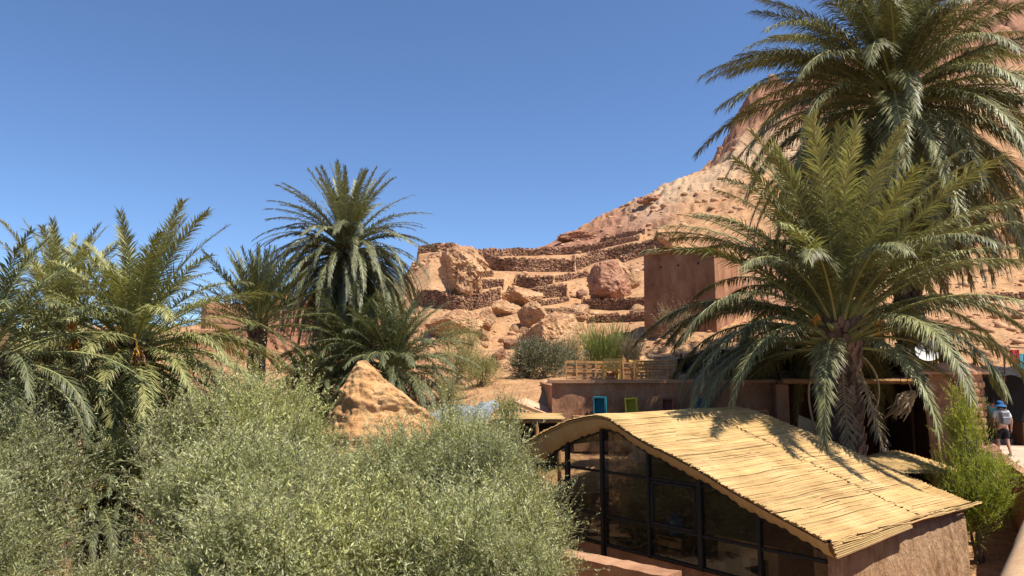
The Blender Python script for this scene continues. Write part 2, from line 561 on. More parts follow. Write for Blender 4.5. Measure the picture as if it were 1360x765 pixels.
def glass_material():
    m, nt, bs, out = _base("window_glass")
    nt.nodes.remove(bs)
    L = nt.links.new
    gl = N(nt, "ShaderNodeBsdfGlossy")
    gl.inputs["Roughness"].default_value = 0.015
    gl.inputs["Color"].default_value = (0.9, 0.9, 0.9, 1)
    tr = N(nt, "ShaderNodeBsdfTransparent")
    tr.inputs["Color"].default_value = (0.66, 0.67, 0.64, 1)
    fr = N(nt, "ShaderNodeFresnel")
    fr.inputs["IOR"].default_value = 1.5
    tc = N(nt, "ShaderNodeTexCoord")
    no = N(nt, "ShaderNodeTexNoise")
    no.inputs["Scale"].default_value = 1.5
    no.inputs["Detail"].default_value = 2
    L(tc.outputs["Object"], no.inputs[0])
    bp = N(nt, "ShaderNodeBump")
    bp.inputs["Strength"].default_value = 0.05
    bp.inputs["Distance"].default_value = 0.02
    L(no.outputs[0], bp.inputs["Height"])
    L(bp.outputs[0], gl.inputs["Normal"])
    ms = N(nt, "ShaderNodeMixShader")
    L(fr.outputs[0], ms.inputs[0])
    L(tr.outputs[0], ms.inputs[1])
    L(gl.outputs[0], ms.inputs[2])
    # dust film
    df = N(nt, "ShaderNodeBsdfDiffuse")
    df.inputs["Color"].default_value = (0.32, 0.27, 0.2, 1)
    m2 = N(nt, "ShaderNodeMixShader")
    m2.inputs[0].default_value = 0.025
    L(ms.outputs[0], m2.inputs[1])
    L(df.outputs[0], m2.inputs[2])
    L(m2.outputs[0], out.inputs[0])
    return m


M["glass"] = glass_material()

# ------------------------------------------------------------------ the hillside
YK = np.array([30, 38, 48, 60, 75, 90, 110, 135, 170, 260.0])
COLS = [
    (-700, [0, 0, 0, .3], [640, 600, 560, 520, 480, 462, 458, 468, 475, 480]),
    (240, [0, 0, .1, .4], [650, 590, 540, 490, 452, 438, 438, 440, 450, 455]),
    (420, [0, 0, .2, .7], [600, 560, 505, 465, 435, 418, 422, 430, 445, 455]),
    (520, [0, 0, .4, 1.4], [580, 540, 480, 425, 395, 385, 390, 400, 420, 440]),
    (570, [0, 0, .5, 2.0], [560, 515, 455, 395, 345, 335, 350, 370, 400, 430]),
    (615, [0, 0, .5, 2.4], [545, 508, 450, 390, 338, 332, 345, 370, 400, 430]),
    (650, [0, 0, .6, 2.8], [535, 503, 455, 400, 355, 337, 345, 365, 395, 430]),
    (715, [0, .2, .8, 3.2], [525, 500, 455, 400, 358, 337, 337, 350, 390, 420]),
    (755, [0, .4, .9, 3.2], [520, 495, 455, 400, 360, 333, 310, 330, 370, 410]),
    (800, [0, .5, 1., 3.2], [515, 490, 450, 400, 355, 323, 291, 310, 350, 400]),
    (850, [0, .5, 1., 3.2], [510, 480, 440, 390, 345, 308, 266, 290, 335, 390]),
    (900, [0, .5, 1., 3.2], [506, 472, 428, 378, 332, 292, 246, 262, 315, 380]),
    (945, [0, .5, 1., 3.2], [502, 468, 422, 372, 322, 282, 232, 220, 290, 360]),
    (962, [0, .5, 1., 3.2], [500, 465, 420, 370, 319, 278, 224, 203, 270, 350]),
    (985, [0, .5, 1., 3.2], [500, 465, 420, 367, 316, 272, 216, 152, 225, 330]),
    (1040, [0, .5, 1., 3.2], [500, 465, 420, 363, 310, 262, 197, 115, 160, 290]),
    (1120, [0, .5, 1., 3.2], [500, 465, 420, 358, 303, 250, 178, 90, 105, 250]),
    (1220, [0, .6, 1.3, 2.8], [500, 465, 415, 350, 297, 238, 158, 60, 55, 200]),
    (1300, [0, .8, 1.5, 2.8], [500, 465, 412, 347, 290, 225, 142, 30, 2, 150]),
    (1500, [0, .8, 1.5, 2.8], [500, 460, 405, 338, 275, 205, 115, 0, -60, 50]),
    (2100, [0, .8, 1.5, 2.8], [500, 450, 395, 320, 250, 180, 80, -40, -120, -50]),
]
YALL = np.array([3, 10, 18, 24, *YK])
ZC = np.array([list(z4) + [zp(p_, y_) for p_, y_ in zip(ps, YK)] for _, z4, ps in COLS])
PXC = np.array([c[0] for c in COLS], float)


def smooth_interp(x, xp, table):
    """table (len(xp), k): monotone-ish linear interpolation with softened knots, per column."""
    i = np.clip(np.searchsorted(xp, x) - 1, 0, len(xp) - 2)
    t = np.clip((x - xp[i]) / (xp[i + 1] - xp[i]), 0, 1)
    return i, t


def base_z(X, Y):
    X = np.asarray(X, float)
    Y = np.maximum(np.asarray(Y, float), 3.0)
    px = X / Y * 0.9931 * 1000 + 680          # direction as seen from the bend of the valley
    i, t = smooth_interp(px, PXC, None)
    j, s = smooth_interp(np.log(Y), np.log(YALL), None)
    z00, z10, z01, z11 = ZC[i, j], ZC[i + 1, j], ZC[i, j + 1], ZC[i + 1, j + 1]
    z = (z00 * (1 - t) + z10 * t) * (1 - s) + (z01 * (1 - t) + z11 * t) * s
    far = np.clip((Y - 27) / 20, 0, 1)
    rough = far * (0.35 + 0.75 * np.clip((Y - 75) / 40, 0, 1))
    wx, wy = X + 1.5 * vnoise(X * .2, Y * .2, 61), Y + 1.5 * vnoise(X * .2, Y * .2, 62)
    z = z + rough * (0.55 * fbm(wx * 0.16, wy * 0.16, 4, 3) + (0.5 - .3 * np.clip((Y - 70) / 20, 0, 1)) * (1 - 2 * np.abs(vnoise(wx * 0.45, wy * 0.3, 31))) + 0.22 * (1 - 2 * np.abs(vnoise(wx * 1.1, wy * .8, 33)))
                     + 0.16 * fbm(X * 1.3, Y * 1.1, 3, 8))
    crag = np.clip((px - 930) / 60, 0, 1) * np.clip((Y - 112) / 12, 0, 1)
    z = z + crag * (2.2 * (1 - 2 * np.abs(vnoise(X * 0.13, Y * 0.10, 77))) + 1.1 * fbm(X * .4, Y * .3, 3, 55))
    strata = np.clip((Y - 78) / 10, 0, 1) * np.clip((px - 690) / 60, 0, 1)
    q = z / 2.6 + 0.4 * vnoise(X * .05, Y * .05, 91)
    st = np.floor(q) + np.clip((q - np.floor(q)) * 2.2 - 0.6, 0, 1)
    z = z + strata * 0.4 * (st - q) * 2.6
    z = z + (1 - far) * 0.12 * fbm(X * 0.5, Y * 0.5, 3, 5)
    return z


def hit(px, py, y0=27.0, y1=200.0):
    rx, ry, rz = ray(px, py)
    Ys = np.exp(np.linspace(math.log(y0), math.log(y1), 900))
    zs = base_z(rx / ry * Ys, Ys)
    zr = EYE + rz / ry * Ys
    k = np.nonzero(zr <= zs)[0]
    Y = Ys[k[0]] if len(k) else None
    return Y


# terrace walls: (points (px, py of foot), height in px), label
WALLS = [
    ([(556, 337), (580, 334), (604, 332)], 8, "dry stone wall on the left end of the hill crest, above the tall pinkish rock"),
    ([(632, 341), (690, 340), (760, 338), (800, 332), (850, 322)], 8, "long low dry stone wall along the saddle against the sky"),
    ([(800, 323), (830, 317), (858, 311)], 6, "short upper terrace wall climbing the pink slope at the right"),
    ([(643, 351), (655, 359), (700, 361), (764, 361)], 14, "tall dark terrace wall just under the saddle wall"),
    ([(766, 360), (790, 349), (830, 342), (882, 331)], 13, "rising terrace wall behind the big cracked boulder"),
    ([(604, 390), (630, 388), (668, 385)], 12, "terrace wall running right from the foot of the tall pinkish rock"),
    ([(688, 380), (700, 383), (735, 383)], 13, "terrace wall behind the large tan boulder, below the tall dark wall"),
    ([(737, 376), (760, 371), (782, 367)], 7, "low thin terrace wall left of the big cracked boulder"),
    ([(556, 404), (600, 412), (622, 413), (665, 403)], 17, "lower left terrace wall ending at the large tan boulder"),
    ([(714, 397), (735, 395), (753, 393)], 13, "short broken terrace wall between the tan boulder and the dark cave"),
    ([(714, 407), (735, 404), (755, 400)], 6, "low terrace footing wall under the short broken wall"),
    ([(776, 410), (815, 412), (862, 409)], 12, "terrace wall at the foot of the big cracked boulder beside the tower"),
    ([(716, 418), (750, 415), (776, 420)], 6, "thin terrace wall just above the biggest foreground boulder"),
    ([(604, 372), (630, 369), (655, 367)], 7, "thin terrace wall crossing the earthy spur right of the tall pinkish rock"),
    ([(783, 429), (820, 428), (862, 426)], 9, "lowest terrace wall beside the tower, above the green reeds"),
    ([(828, 349), (845, 343), (870, 336)], 8, "stub of terrace wall touching the roof edge of the tower"),
    ([(1180, 346), (1240, 345), (1300, 336)], 15, "terrace wall seen under the tall palm's hanging fronds"),
    ([(1210, 318), (1270, 316), (1325, 314)], 10, "upper terrace wall left of the orange boulder at the right edge"),
    ([(1200, 402), (1280, 401), (1390, 396)], 8, "long low terrace wall at the right behind the front palm's fronds"),
]
wall_lines = []
for pts, hpx, lab in WALLS:
    xs = np.arange(pts[0][0], pts[-1][0] + .1, 2.0)
    ys = np.interp(xs, [p_[0] for p_ in pts], [p_[1] for p_ in pts])
    Ys = [hit(x, y) for x, y in zip(xs, ys)]
    good = [y for y in Ys if y]
    if not good:
        continue
    med = float(np.median(good))
    Ys = np.array([med if (y is None or abs(y - med) > 0.3 * med) else y for y in Ys])
    k = max(1, len(Ys) // 4)
    pad = np.pad(Ys, k, mode="edge")
    Ys = np.convolve(pad, np.ones(2 * k + 1) / (2 * k + 1), "valid")
    Zf = np.array([zp(y, Y) for y, Y in zip(ys, Ys)])
    wall_lines.append((xs, Ys, hpx * 1.3, lab, Zf))

TPX = np.concatenate([np.arange(-700, 540, 13), np.arange(540, 1380, 1.7), np.arange(1380, 2100, 14)])
TYR = np.concatenate([np.exp(np.linspace(math.log(3.2), math.log(26), 60))[:-1], np.exp(np.linspace(math.log(26), math.log(142), 300))[:-1],
                      np.exp(np.linspace(math.log(142), math.log(262), 22))])
UU = (TPX - 680) / 1000 / 0.9931
TX = UU[None, :] * TYR[:, None]
TY = np.repeat(TYR[:, None], len(TPX), 1)
TZ = base_z(TX, TY)
TPXG = np.repeat(TPX[None, :], len(TYR), 0)
for xs, Ys, hpx, lab, Zf in wall_lines:
    inx = np.clip(np.minimum(TPXG - xs[0] + 5, xs[-1] + 5 - TPXG) / 5, 0, 1)
    yw, zf = np.interp(TPXG, xs, Ys), np.interp(TPXG, xs, Zf)
    d = TY - yw
    w = inx * np.clip(1.6 - np.abs(d) / 1.6, 0, 1)
    TZ = TZ * (1 - w) + (zf + np.where(d < 0, .25, .1) * d) * w
for xs, Ys, hpx, lab, Zf in wall_lines:
    inx = (TPXG >= xs[0] - 3) & (TPXG <= xs[-1] + 3)
    yw = np.interp(TPXG, xs, Ys)
    h = hpx / 1000.0 * yw
    d = TY - yw - 0.35
    fall = 4.5 * h
    TZ = TZ + np.where(inx & (d > 0) & (d < fall), 0.90 * h * (1 - d / fall), 0)
cut = (TY < 29.6) & (TY > 21) & (TPXG > 1012) & (TPXG < 1276)
TZ = np.where(cut, np.minimum(TZ, 1.45), TZ)
cut = (TY < 33.5) & (TY > 16) & (TPXG >= 1270)
TZ = np.where(cut, np.minimum(TZ, 3.3), TZ)
LTYR = np.log(TYR)


def step_z(X, Y):
    """height of the built hillside sheet under (X, Y)"""
    u = (X / Y * 993.1) + 680
    i = int(np.clip(np.searchsorted(TPX, u) - 1, 0, len(TPX) - 2))
    ly = math.log(max(Y, 3.3))
    j = int(np.clip(np.searchsorted(LTYR, ly) - 1, 0, len(TYR) - 2))
    a = min(1, max(0, (u - TPX[i]) / (TPX[i + 1] - TPX[i])))
    b = min(1, max(0, (ly - LTYR[j]) / (LTYR[j + 1] - LTYR[j])))
    return float((TZ[j, i] * (1 - a) + TZ[j, i + 1] * a) * (1 - b) + (TZ[j + 1, i] * (1 - a) + TZ[j + 1, i + 1] * a) * b)


def hit(px, py, y0=27.0, y1=200.0):
    rx, ry, rz = ray(px, py)
    for Y in np.exp(np.linspace(math.log(y0), math.log(y1), 700)):
        if EYE + rz / ry * Y <= step_z(rx / ry * Y, Y):
            return float(Y)
    return None


nr, nc = TX.shape
idx = np.arange(nr * nc).reshape(nr, nc)
F = np.stack([idx[:-1, :-1], idx[:-1, 1:], idx[1:, 1:], idx[1:, :-1]], -1).reshape(-1, 4)
hill_me = np_mesh("hillside", np.stack([TX, TY, TZ], -1).reshape(-1, 3), F, [M["terrain"]], smooth=False)
at = hill_me.attributes.new("pinkness", "FLOAT", "POINT")
pk = np.clip(0.25 + 0.5 * fbm(TX * .05, TY * .05, 3, 21), 0, 1) * 0.5
pk = np.maximum(pk, np.clip((TPXG - 690) / 40, 0, 1) * np.clip((930 - TPXG) / 70, 0, 1) * np.clip((TY - 84) / 5, 0, 1) * np.clip((116 - TY) / 14 + .6 * vnoise(TX * .2, TY * .2, 5), 0, 1))
pk = np.maximum(pk, 0.9 * np.clip((TPXG - 930) / 40, 0, 1) * np.clip((TY - 112) / 8, 0, 1))
at.data.foreach_set("value", pk.astype(np.float32).ravel())
at2 = hill_me.attributes.new("paleness", "FLOAT", "POINT")
pl_ = np.clip((TY - 97) / 8 + .8 * fbm(TX * .06, TY * .06, 3, 41), 0, 1) * np.clip((TPXG - 820) / 50, 0, 1) * np.clip((118 - TY) / 5, 0, 1) * .8
at2.data.foreach_set("value", pl_.astype(np.float32).ravel())
hill = link_mesh("hillside", hill_me)
tag(hill, "tan and pinkish stony hillside rising to the right in rough terraces", None, None, "structure")

gv, gf = [], []
gr = np.array([-3000, -400, -60, -20, 0, 20, 60, 400, 3000], float)
GX, GY = np.meshgrid(gr, gr)
gi = np.arange(81).reshape(9, 9)
GF = np.stack([gi[:-1, :-1], gi[:-1, 1:], gi[1:, 1:], gi[1:, :-1]], -1).reshape(-1, 4)
ground = link_mesh("ground", np_mesh("ground", np.stack([GX.ravel(), GY.ravel(), np.full(81, -0.7)], -1), GF, [M["ground"]]))
tag(ground, "dry brown valley floor reaching the horizon", None, None, "structure")

# ------------------------------------------------------------------ terrace walls of laid stones
WALL_GROUP = "dry stone terrace walls on the hillside"
for xs, Ys, hpx, lab, Zf in wall_lines:
    Pw = [Vector(((x - 680) / 993.1 * y, y, z - 0.12)) for x, y, z in zip(xs, Ys, Zf)]
    Hm = hpx / 1000.0 * float(np.mean(Ys))
    core = MB()
    for a, b in zip(Pw[:-1], Pw[1:]):
        u = (b - a).normalized()
        n = Vector((u.y, -u.x, 0)).normalized()
        h = Vector((0, 0, Hm * 0.95))
        bk = -n * 0.7
        f0, f1 = a - n * 0.08, b - n * 0.08
        core.add([f0, f1, f1 + h, f0 + h, f0 + bk, f1 + bk, f1 + bk + h, f0 + bk + h], [(0, 1, 2, 3), (3, 2, 6, 7), (5, 4, 7, 6), (1, 5, 6, 2), (4, 0, 3, 7)])
    root = core.build("terrace_wall", M["stone_core"])
    tag(root, lab, "stone wall", WALL_GROUP)
    st = MB()
    seg = [0.0]
    for a, b in zip(Pw[:-1], Pw[1:]):
        seg.append(seg[-1] + (b - a).length)
    Lw = seg[-1]
    sw = 0.0026 * float(np.mean(Ys))
    rows = max(3, int(Hm / (sw * 0.7)))
    for r in range(rows + 1):
        s = random.uniform(-sw, 0)
        while s < Lw:
            w = sw * random.uniform(0.6, 1.5)
            q = min(max(s + w / 2, 0), Lw - 1e-3)
            k = int(np.searchsorted(seg, q)) - 1
            k = min(max(k, 0), len(Pw) - 2)
            t = (q - seg[k]) / max(1e-6, seg[k + 1] - seg[k])
            p = Pw[k].lerp(Pw[k + 1], t)
            u = (Pw[k + 1] - Pw[k]).normalized()
            n = Vector((u.y, -u.x, 0)).normalized()
            topdrop = 0.25 * sw * math.sin(q * 1.7 + hpx)
            if not (r == rows and random.random() < 0.35):
                st.box(p + Vector((0, 0, (r + 0.5) * Hm / rows + random.uniform(-.03, .03) + (topdrop if r >= rows - 1 else 0))) + n * random.uniform(-0.04, 0.10),
                       (w * 0.93, sw * 0.9, Hm / rows * random.uniform(0.78, 1.0)), rz=math.atan2(u.y, u.x) + random.uniform(-.15, .15), jit=sw * 0.13)
            s += w
    so = st.build("laid_stones", M["stone"], root, recalc=False)
    so["kind"] = "stuff"

# ------------------------------------------------------------------ boulders
def rock_mesh(seed, planes=14, sub=4, rough=0.09, mats=None, flat=None, squash=0.0):
    import bmesh
    bm = bmesh.new()
    bmesh.ops.create_icosphere(bm, subdivisions=sub, radius=1)
    rnd = random.Random(seed)
    pl = []
    for i in range(planes):
        n = Vector((rnd.gauss(0, 1), rnd.gauss(0, 1), rnd.gauss(0, 0.8))).normalized()
        pl.append((n, rnd.uniform(0.5, 0.86)))
    for f in (flat or []):
        pl.append((Vector(f[:3]).normalized(), f[3]))
    sd = Vector((seed * 3.7, seed * 1.3, 0))
    for v in bm.verts:
        d = v.co.normalized()
        r = 1.0
        for n, k in pl:
            c = d.dot(n)
            if c > 0.05:
                r = min(r, k / c)
        if sub >= 4:
            vd = mnoise.voronoi(d * 1.9 + sd)[0]
            r *= 1 - .22 * max(0, .22 - (vd[1] - vd[0])) + rough * .5 * (vd[0] - .5)
        r *= 1 + rough * mnoise.fractal(d * 2.2 + sd, 0.75, 2.1, 6) + rough * 0.4 * abs(mnoise.noise(d * 6 + sd)) + rough * .35 * mnoise.noise(d * 14 + sd)
        v.co = d * r
    V = np.array([v.co[:] for v in bm.verts])
    mn, mx = V.min(0), V.max(0)
    for v in bm.verts:
        v.co = Vector([(v.co[i] - (mn[i] + mx[i]) / 2) * 2 / (mx[i] - mn[i]) for i in range(3)])
    me = bpy.data.meshes.new("boulder")
    bm.to_mesh(me)
    bm.free()
    me.materials.append(mats)
    return me


def boulder(bb, label, seed, mat="rock_tan", planes=13, rough=0.09, flat=None, tilt=0.0, deep=0.8, Y=None, sink=0.12, name="boulder"):
    x0, y0, x1, y1 = bb
    cx = (x0 + x1) / 2
    Y = Y or hit(cx, y1 - 2) or 80.0
    w, h = (x1 - x0) / 993.0 * Y, (y1 - y0) / 1000.0 * Y
    c = P(cx, (y0 + y1) / 2, Y + w * deep * 0.35)
    me = rock_mesh(seed, planes, 5 if (x1 - x0) > 40 else 4, rough, M[mat], flat)
    o = link_mesh(name, me, None, c, 0, (w / 2, w / 2 * deep, h / 2 * (1 + sink)))
    o.rotation_euler = (0, tilt, 0)
    o.location.z -= h * sink * 0.5
    tag(o, label, "boulder", "boulders on the hillside")
    return o


boulder((578, 325, 646, 396), "tall pinkish conglomerate rock with a shaded left face on the hill crest", 3, "rock_tan", 12, 0.16, [(-.9, -.42, -.1, .5), (.7, -.3, .7, .5)], deep=1.1)
boulder((608, 327, 650, 366), "sloping earthy spur falling right from the tall pinkish rock", 5, "rock_tan", 12, 0.14, [(.72, -.25, .62, .34), (0, -.8, .5, .5)], deep=1.3)
boulder((664, 378, 722, 410), "large smooth tan boulder in the middle of the slope", 8, flat=[(-.6, -.6, -.2, .6), (.3, -.6, .7, .6)])
boulder((652, 397, 690, 422), "rough tan boulder leaning against the left of the large tan boulder", 12, rough=0.14)
boulder((686, 399, 732, 444), "broad tan boulder directly under the large smooth one, with shaded lower side", 15, flat=[(-.1, -1, -.35, .55)])
boulder((688, 411, 784, 496), "biggest foreground boulder with a flat shaded left face above the grey bush", 21, "rock_tan", 11, 0.12, [(-.86, -.5, -.04, .40), (.45, -.8, .3, .62)], deep=0.9, Y=hit(736, 476) + 2.0)
boulder((736, 402, 786, 430), "flat sunlit slab of rock behind the biggest boulder", 27, flat=[(0, -.4, 1, .35)])
boulder((779, 344, 842, 402), "big reddish boulder with a round top beside the small dark cave", 33, "rock_red", 13, 0.10, [(.7, -.5, -.5, .6), (-.9, -.3, 0, .75)])
boulder((806, 346, 836, 372), "upper split block on the right shoulder of the big reddish boulder", 36)
boulder((828, 360, 851, 386), "lower split block between the reddish boulder and the tower", 39)
boulder((630, 408, 656, 442), "pointed slab leaning right above the dark hollow", 44, tilt=0.5, rough=0.12)
boulder((562, 409, 648, 450), "wide overhanging ledge of rock under the lower left wall", 47, "rock_tan", 14, 0.15, [(0, -.8, -.6, .55)], deep=0.6)
boulder((868, 298, 914, 332), "orange tan boulder perched above the tower roof", 51, rough=0.1)
boulder((834, 403, 862, 420), "small pale boulder against the left side of the tower", 54)
boulder((1330, 290, 1385, 328), "orange boulder at the right edge of the picture", 57, rough=0.12)
boulder((1312, 311, 1340, 333), "pale squarish block beside the orange boulder", 60, planes=9)
boulder((676, 431, 690, 446), "round little boulder on top of the rock pile", 63, sink=0)
boulder((689, 434, 701, 446), "little boulder right of the round one on the rock pile", 66, sink=0)
boulder((668, 449, 692, 466), "reddish boulder in the rock pile below the round one", 69, "rock_red")
boulder((632, 438, 652, 456), "pale tilted block at the mouth of the dark hollow", 72, tilt=0.5)
boulder((652, 462, 672, 482), "knobbly lump of rock at the foot of the rock pile", 75, "rock_red", 10, 0.2)
boulder((650, 478, 666, 492), "lowest reddish boulder at the top of the sandy gully", 78, "rock_red")
boulder((782, 376, 792, 386), "small pale stone at the left of the small dark cave", 81)
boulder((765, 383, 780, 401), "shaded round stone inside the small dark cave", 84, "rock_red", sink=0)
boulder((845, 258, 880, 274), "dark flat crag breaking the skyline above the pink slope", 87, "rock_red", 10, 0.2)
boulder((738, 308, 800, 322), "dark ledge of rock along the skyline above the pink slope", 90, "rock_red", 12, 0.2, deep=0.5)
boulder((948, 186, 985, 262), "steep reddish cliff block on the skyline beside the tall palm", 93, "rock_red", 12, 0.16, deep=1.2, Y=121)
boulder((990, 168, 1060, 222), "upper reddish cliff block half hidden by the tall palm's left fronds", 96, "rock_red", 12, 0.16, deep=1.2, Y=127)

# loose rubble: small stones nobody could count
STONES = []
for k in range(14):
    me = rock_mesh(500 + k, 9, 2, .05, M["rubble"])
    STONES.append((np.array([v.co[:] for v in me.vertices]), np.array([p_.vertices[:] for p_ in me.polygons])))
    bpy.data.meshes.remove(me)
rv, rf, nb = [], [], 0
for k in range(9000):
    px = random.uniform(545, 1380)
    Y = math.exp(random.uniform(math.log(28), math.log(122)))
    X = (px - 680) / 993.1 * Y
    if vnoise(X * .12, Y * .12, 7) < random.uniform(-.6, .45):
        continue
    if any(xs[0] - 4 < px < xs[-1] + 4 and -3.2 < Y - np.interp(px, xs, Ys) < 1.0 for xs, Ys, *_ in wall_lines) and random.random() < .8:
        continue
    r = min(0.28, 0.042 * random.paretovariate(1.6)) * (0.6 + Y / 75)
    V0, F0 = STONES[k % 14]
    a = random.uniform(0, 6.28)
    V = V0 @ np.array([[math.cos(a), math.sin(a), 0], [-math.sin(a), math.cos(a), 0], [0, 0, 1]]) * (r * np.array([random.uniform(.8, 1.4), random.uniform(.8, 1.2), random.uniform(.5, .85)]))
    rv.append(V + np.array([X, Y, step_z(X, Y) + r * 0.12]))
    rf.append(F0 + nb)
    nb += len(V0)
rub = link_mesh("rubble", np_mesh("rubble", np.concatenate(rv), np.concatenate(rf), [M["rubble"]]))
tag(rub, "loose stones scattered over the whole slope", "rubble", None, "stuff")

# ------------------------------------------------------------------ palms
def frond_mesh(name, elev, bend, seed, n_leaf=80, mats=(), L=1.0, wide=0.0075, llen=0.115, droop=0.35, stiffv=0.5, start=0.16, messy=1.0, power=1.25):
    """one date-palm frond of unit length growing along +X, with rib and separate leaflets."""
    rnd = random.Random(seed)
    NS = 26
    pts, tang = [], []
    p = Vector((0, 0, 0))
    sway = rnd.uniform(-0.22, 0.22)
    twist = rnd.uniform(-0.35, 0.35) * messy
    for i in range(NS + 1):
        t = i / NS
        a = rad(elev - bend * t ** power)
        y = sway * t * t
        d = Vector((math.cos(a) * math.cos(y), math.cos(a) * math.sin(y), math.sin(a)))
        pts.append(p.copy())
        tang.append(d)
        p = p + d * (L / NS)
    mb = MB()
    r_idx = list(range(0, NS + 1, 2))
    mb.tube([pts[i] for i in r_idx], [L * (0.0085 * (1 - i / NS) ** 1.4 + 0.0012) for i in r_idx], n=4, mi=1, cap=False)
    V, Fc, MI = mb.v, mb.f, mb.m
    for side in (-1, 1):
        for k in range(n_leaf):
            t = start + (1 - start) * (k + rnd.uniform(0, .7)) / n_leaf
            if rnd.random() < 0.03 * messy:
                continue
            q = t * NS
            i = min(int(q), NS - 1)
            f = q - i
            c = pts[i].lerp(pts[i + 1], f)
            T = tang[i].lerp(tang[i + 1], f).normalized()
            S = T.cross(Vector((0, 0, 1)))
            if S.length < 0.05:
                S = Vector((0, -1, 0))
            S.normalize()
            U = S.cross(T).normalized()
            tw = twist * t
            S2 = S * math.cos(tw) + U * math.sin(tw)
            U2 = U * math.cos(tw) - S * math.sin(tw)
            x = (t - start) / (1 - start)
            prof = (0.45 + 0.75 * min(1, x * 3.2)) * (1 - 0.55 * max(0, x - 0.35) / 0.65)
            ln = L * llen * prof * rnd.uniform(0.8, 1.15)
            fw = rad(62 - 38 * x + rnd.gauss(0, 7) * messy)
            va = rad(rnd.choice((12, 30, 48)) * stiffv + rnd.gauss(0, 9) * messy)
            d0 = (T * math.cos(fw) + (S2 * side * math.cos(va) + U2 * math.sin(va)) * math.sin(fw)).normalized()
            g = Vector((0, 0, -1))
            dr = droop * rnd.uniform(0.5, 1.5)
            d1 = (d0 + g * dr * 0.5).normalized()
            d2 = (d0 + g * dr * 1.5).normalized()
            W = d0.cross(U2 * 0.8 + g * -0.4)
            if W.length < 0.05:
                W = T.copy()
            W.normalize()
            w = L * wide * (0.75 + 0.35 * prof)
            m1 = c + d1 * ln * 0.5
            e = m1 + d2 * ln * 0.5
            b = len(V)
            V += [tuple(c - W * w * 0.35), tuple(c + W * w * 0.35), tuple(m1 - W * w * .5), tuple(m1 + W * w * .5), tuple(e)]
            Fc += [(b, b + 1, b + 3, b + 2), (b + 2, b + 3, b + 4)]
            MI += [0, 0]
    me = bpy.data.meshes.new(name)
    me.from_pydata(V, [], Fc)
    for m_ in mats:
        me.materials.append(m_)
    me.polygons.foreach_set("material_index", MI)
    me.update()
    return me


LIB = {}


def frond_of(style, elev, variant):
    e = int(round(elev / 12.0)) * 12
    key = (style, e, variant)
    if key in LIB:
        return LIB[key]
    S = {
        "arch": dict(bend=lambda e: 34 + 66 * math.cos(rad(max(-60, min(84, (e - 14) * 1.05)))) ** 2, mats=(M["frond"], M["rachis"]), n=190, droop=0.40, stiffv=0.6),
        "arch_light": dict(bend=lambda e: 26 + 46 * math.cos(rad(max(-60, min(80, e - 12)))) ** 2, mats=(M["frond_light"], M["rachis"]), n=112, droop=0.28, stiffv=0.7),
        "full": dict(bend=lambda e: 24 + 54 * math.cos(rad(max(-60, min(80, e - 12)))) ** 2, mats=(M["frond"], M["rachis"]), n=180, droop=0.42, stiffv=0.6),
        "ball": dict(bend=lambda e: 14 + 92 * math.cos(rad(max(-60, min(86, (e - 8) * 1.1)))) ** 2, mats=(M["frond_grey"], M["rachis"]), n=84, droop=0.25, stiffv=0.6),
        "stiff": dict(bend=lambda e: 14 + 22 * math.cos(rad(e)) ** 2, mats=(M["frond_dark"], M["rachis"]), n=60, droop=0.12, stiffv=0.8),
        "low": dict(bend=lambda e: 35 + 50 * math.cos(rad(max(-60, min(80, e - 12)))) ** 2, mats=(M["frond_dark"], M["rachis"]), n=62, droop=0.3, stiffv=0.6),
        "dry": dict(bend=lambda e: 30 if e > -40 else 18, mats=(M["frond_dry"], M["rachis_dry"]), n=52, droop=0.7, stiffv=0.3),
    }[style]
    b = S["bend"](e)
    b = min(b, e + 84)
    b = max(b, 6)
    ll, wd = {"ball": (0.088, 0.0085), "stiff": (0.11, 0.010), "low": (0.125, 0.0085), "dry": (0.10, 0.008), "arch_light": (0.125, 0.0072)}.get(style, (0.108, 0.0046))
    LIB[key] = frond_mesh("frond", e, b, 1000 + len(LIB) * 7, S["n"], S["mats"], droop=S["droop"] * (0.55 + 1.1 * math.cos(rad(e - b * .5)) ** 2), stiffv=S["stiffv"], llen=ll, wide=wd, messy=1.6 if style == "dry" else 1.0)
    return LIB[key]


def boot_mesh():
    mb = MB()
    # leaf base stub: wedge pointing outwards and up
    V = [(0, -.5, -.6), (0, .5, -.6), (0, .42, .5), (0, -.42, .5), (.55, -.34, .15), (.55, .34, .15), (.62, .22, .62), (.62, -.22, .62), (.3, 0, -.5)]
    Fc = [(0, 4, 8), (8, 4, 5), (8, 5, 1), (4, 7, 6, 5), (0, 3, 7, 4), (1, 5, 6, 2), (3, 2, 6, 7), (0, 8, 1)]
    mb.add(V, Fc)
    return mb


BOOT = None


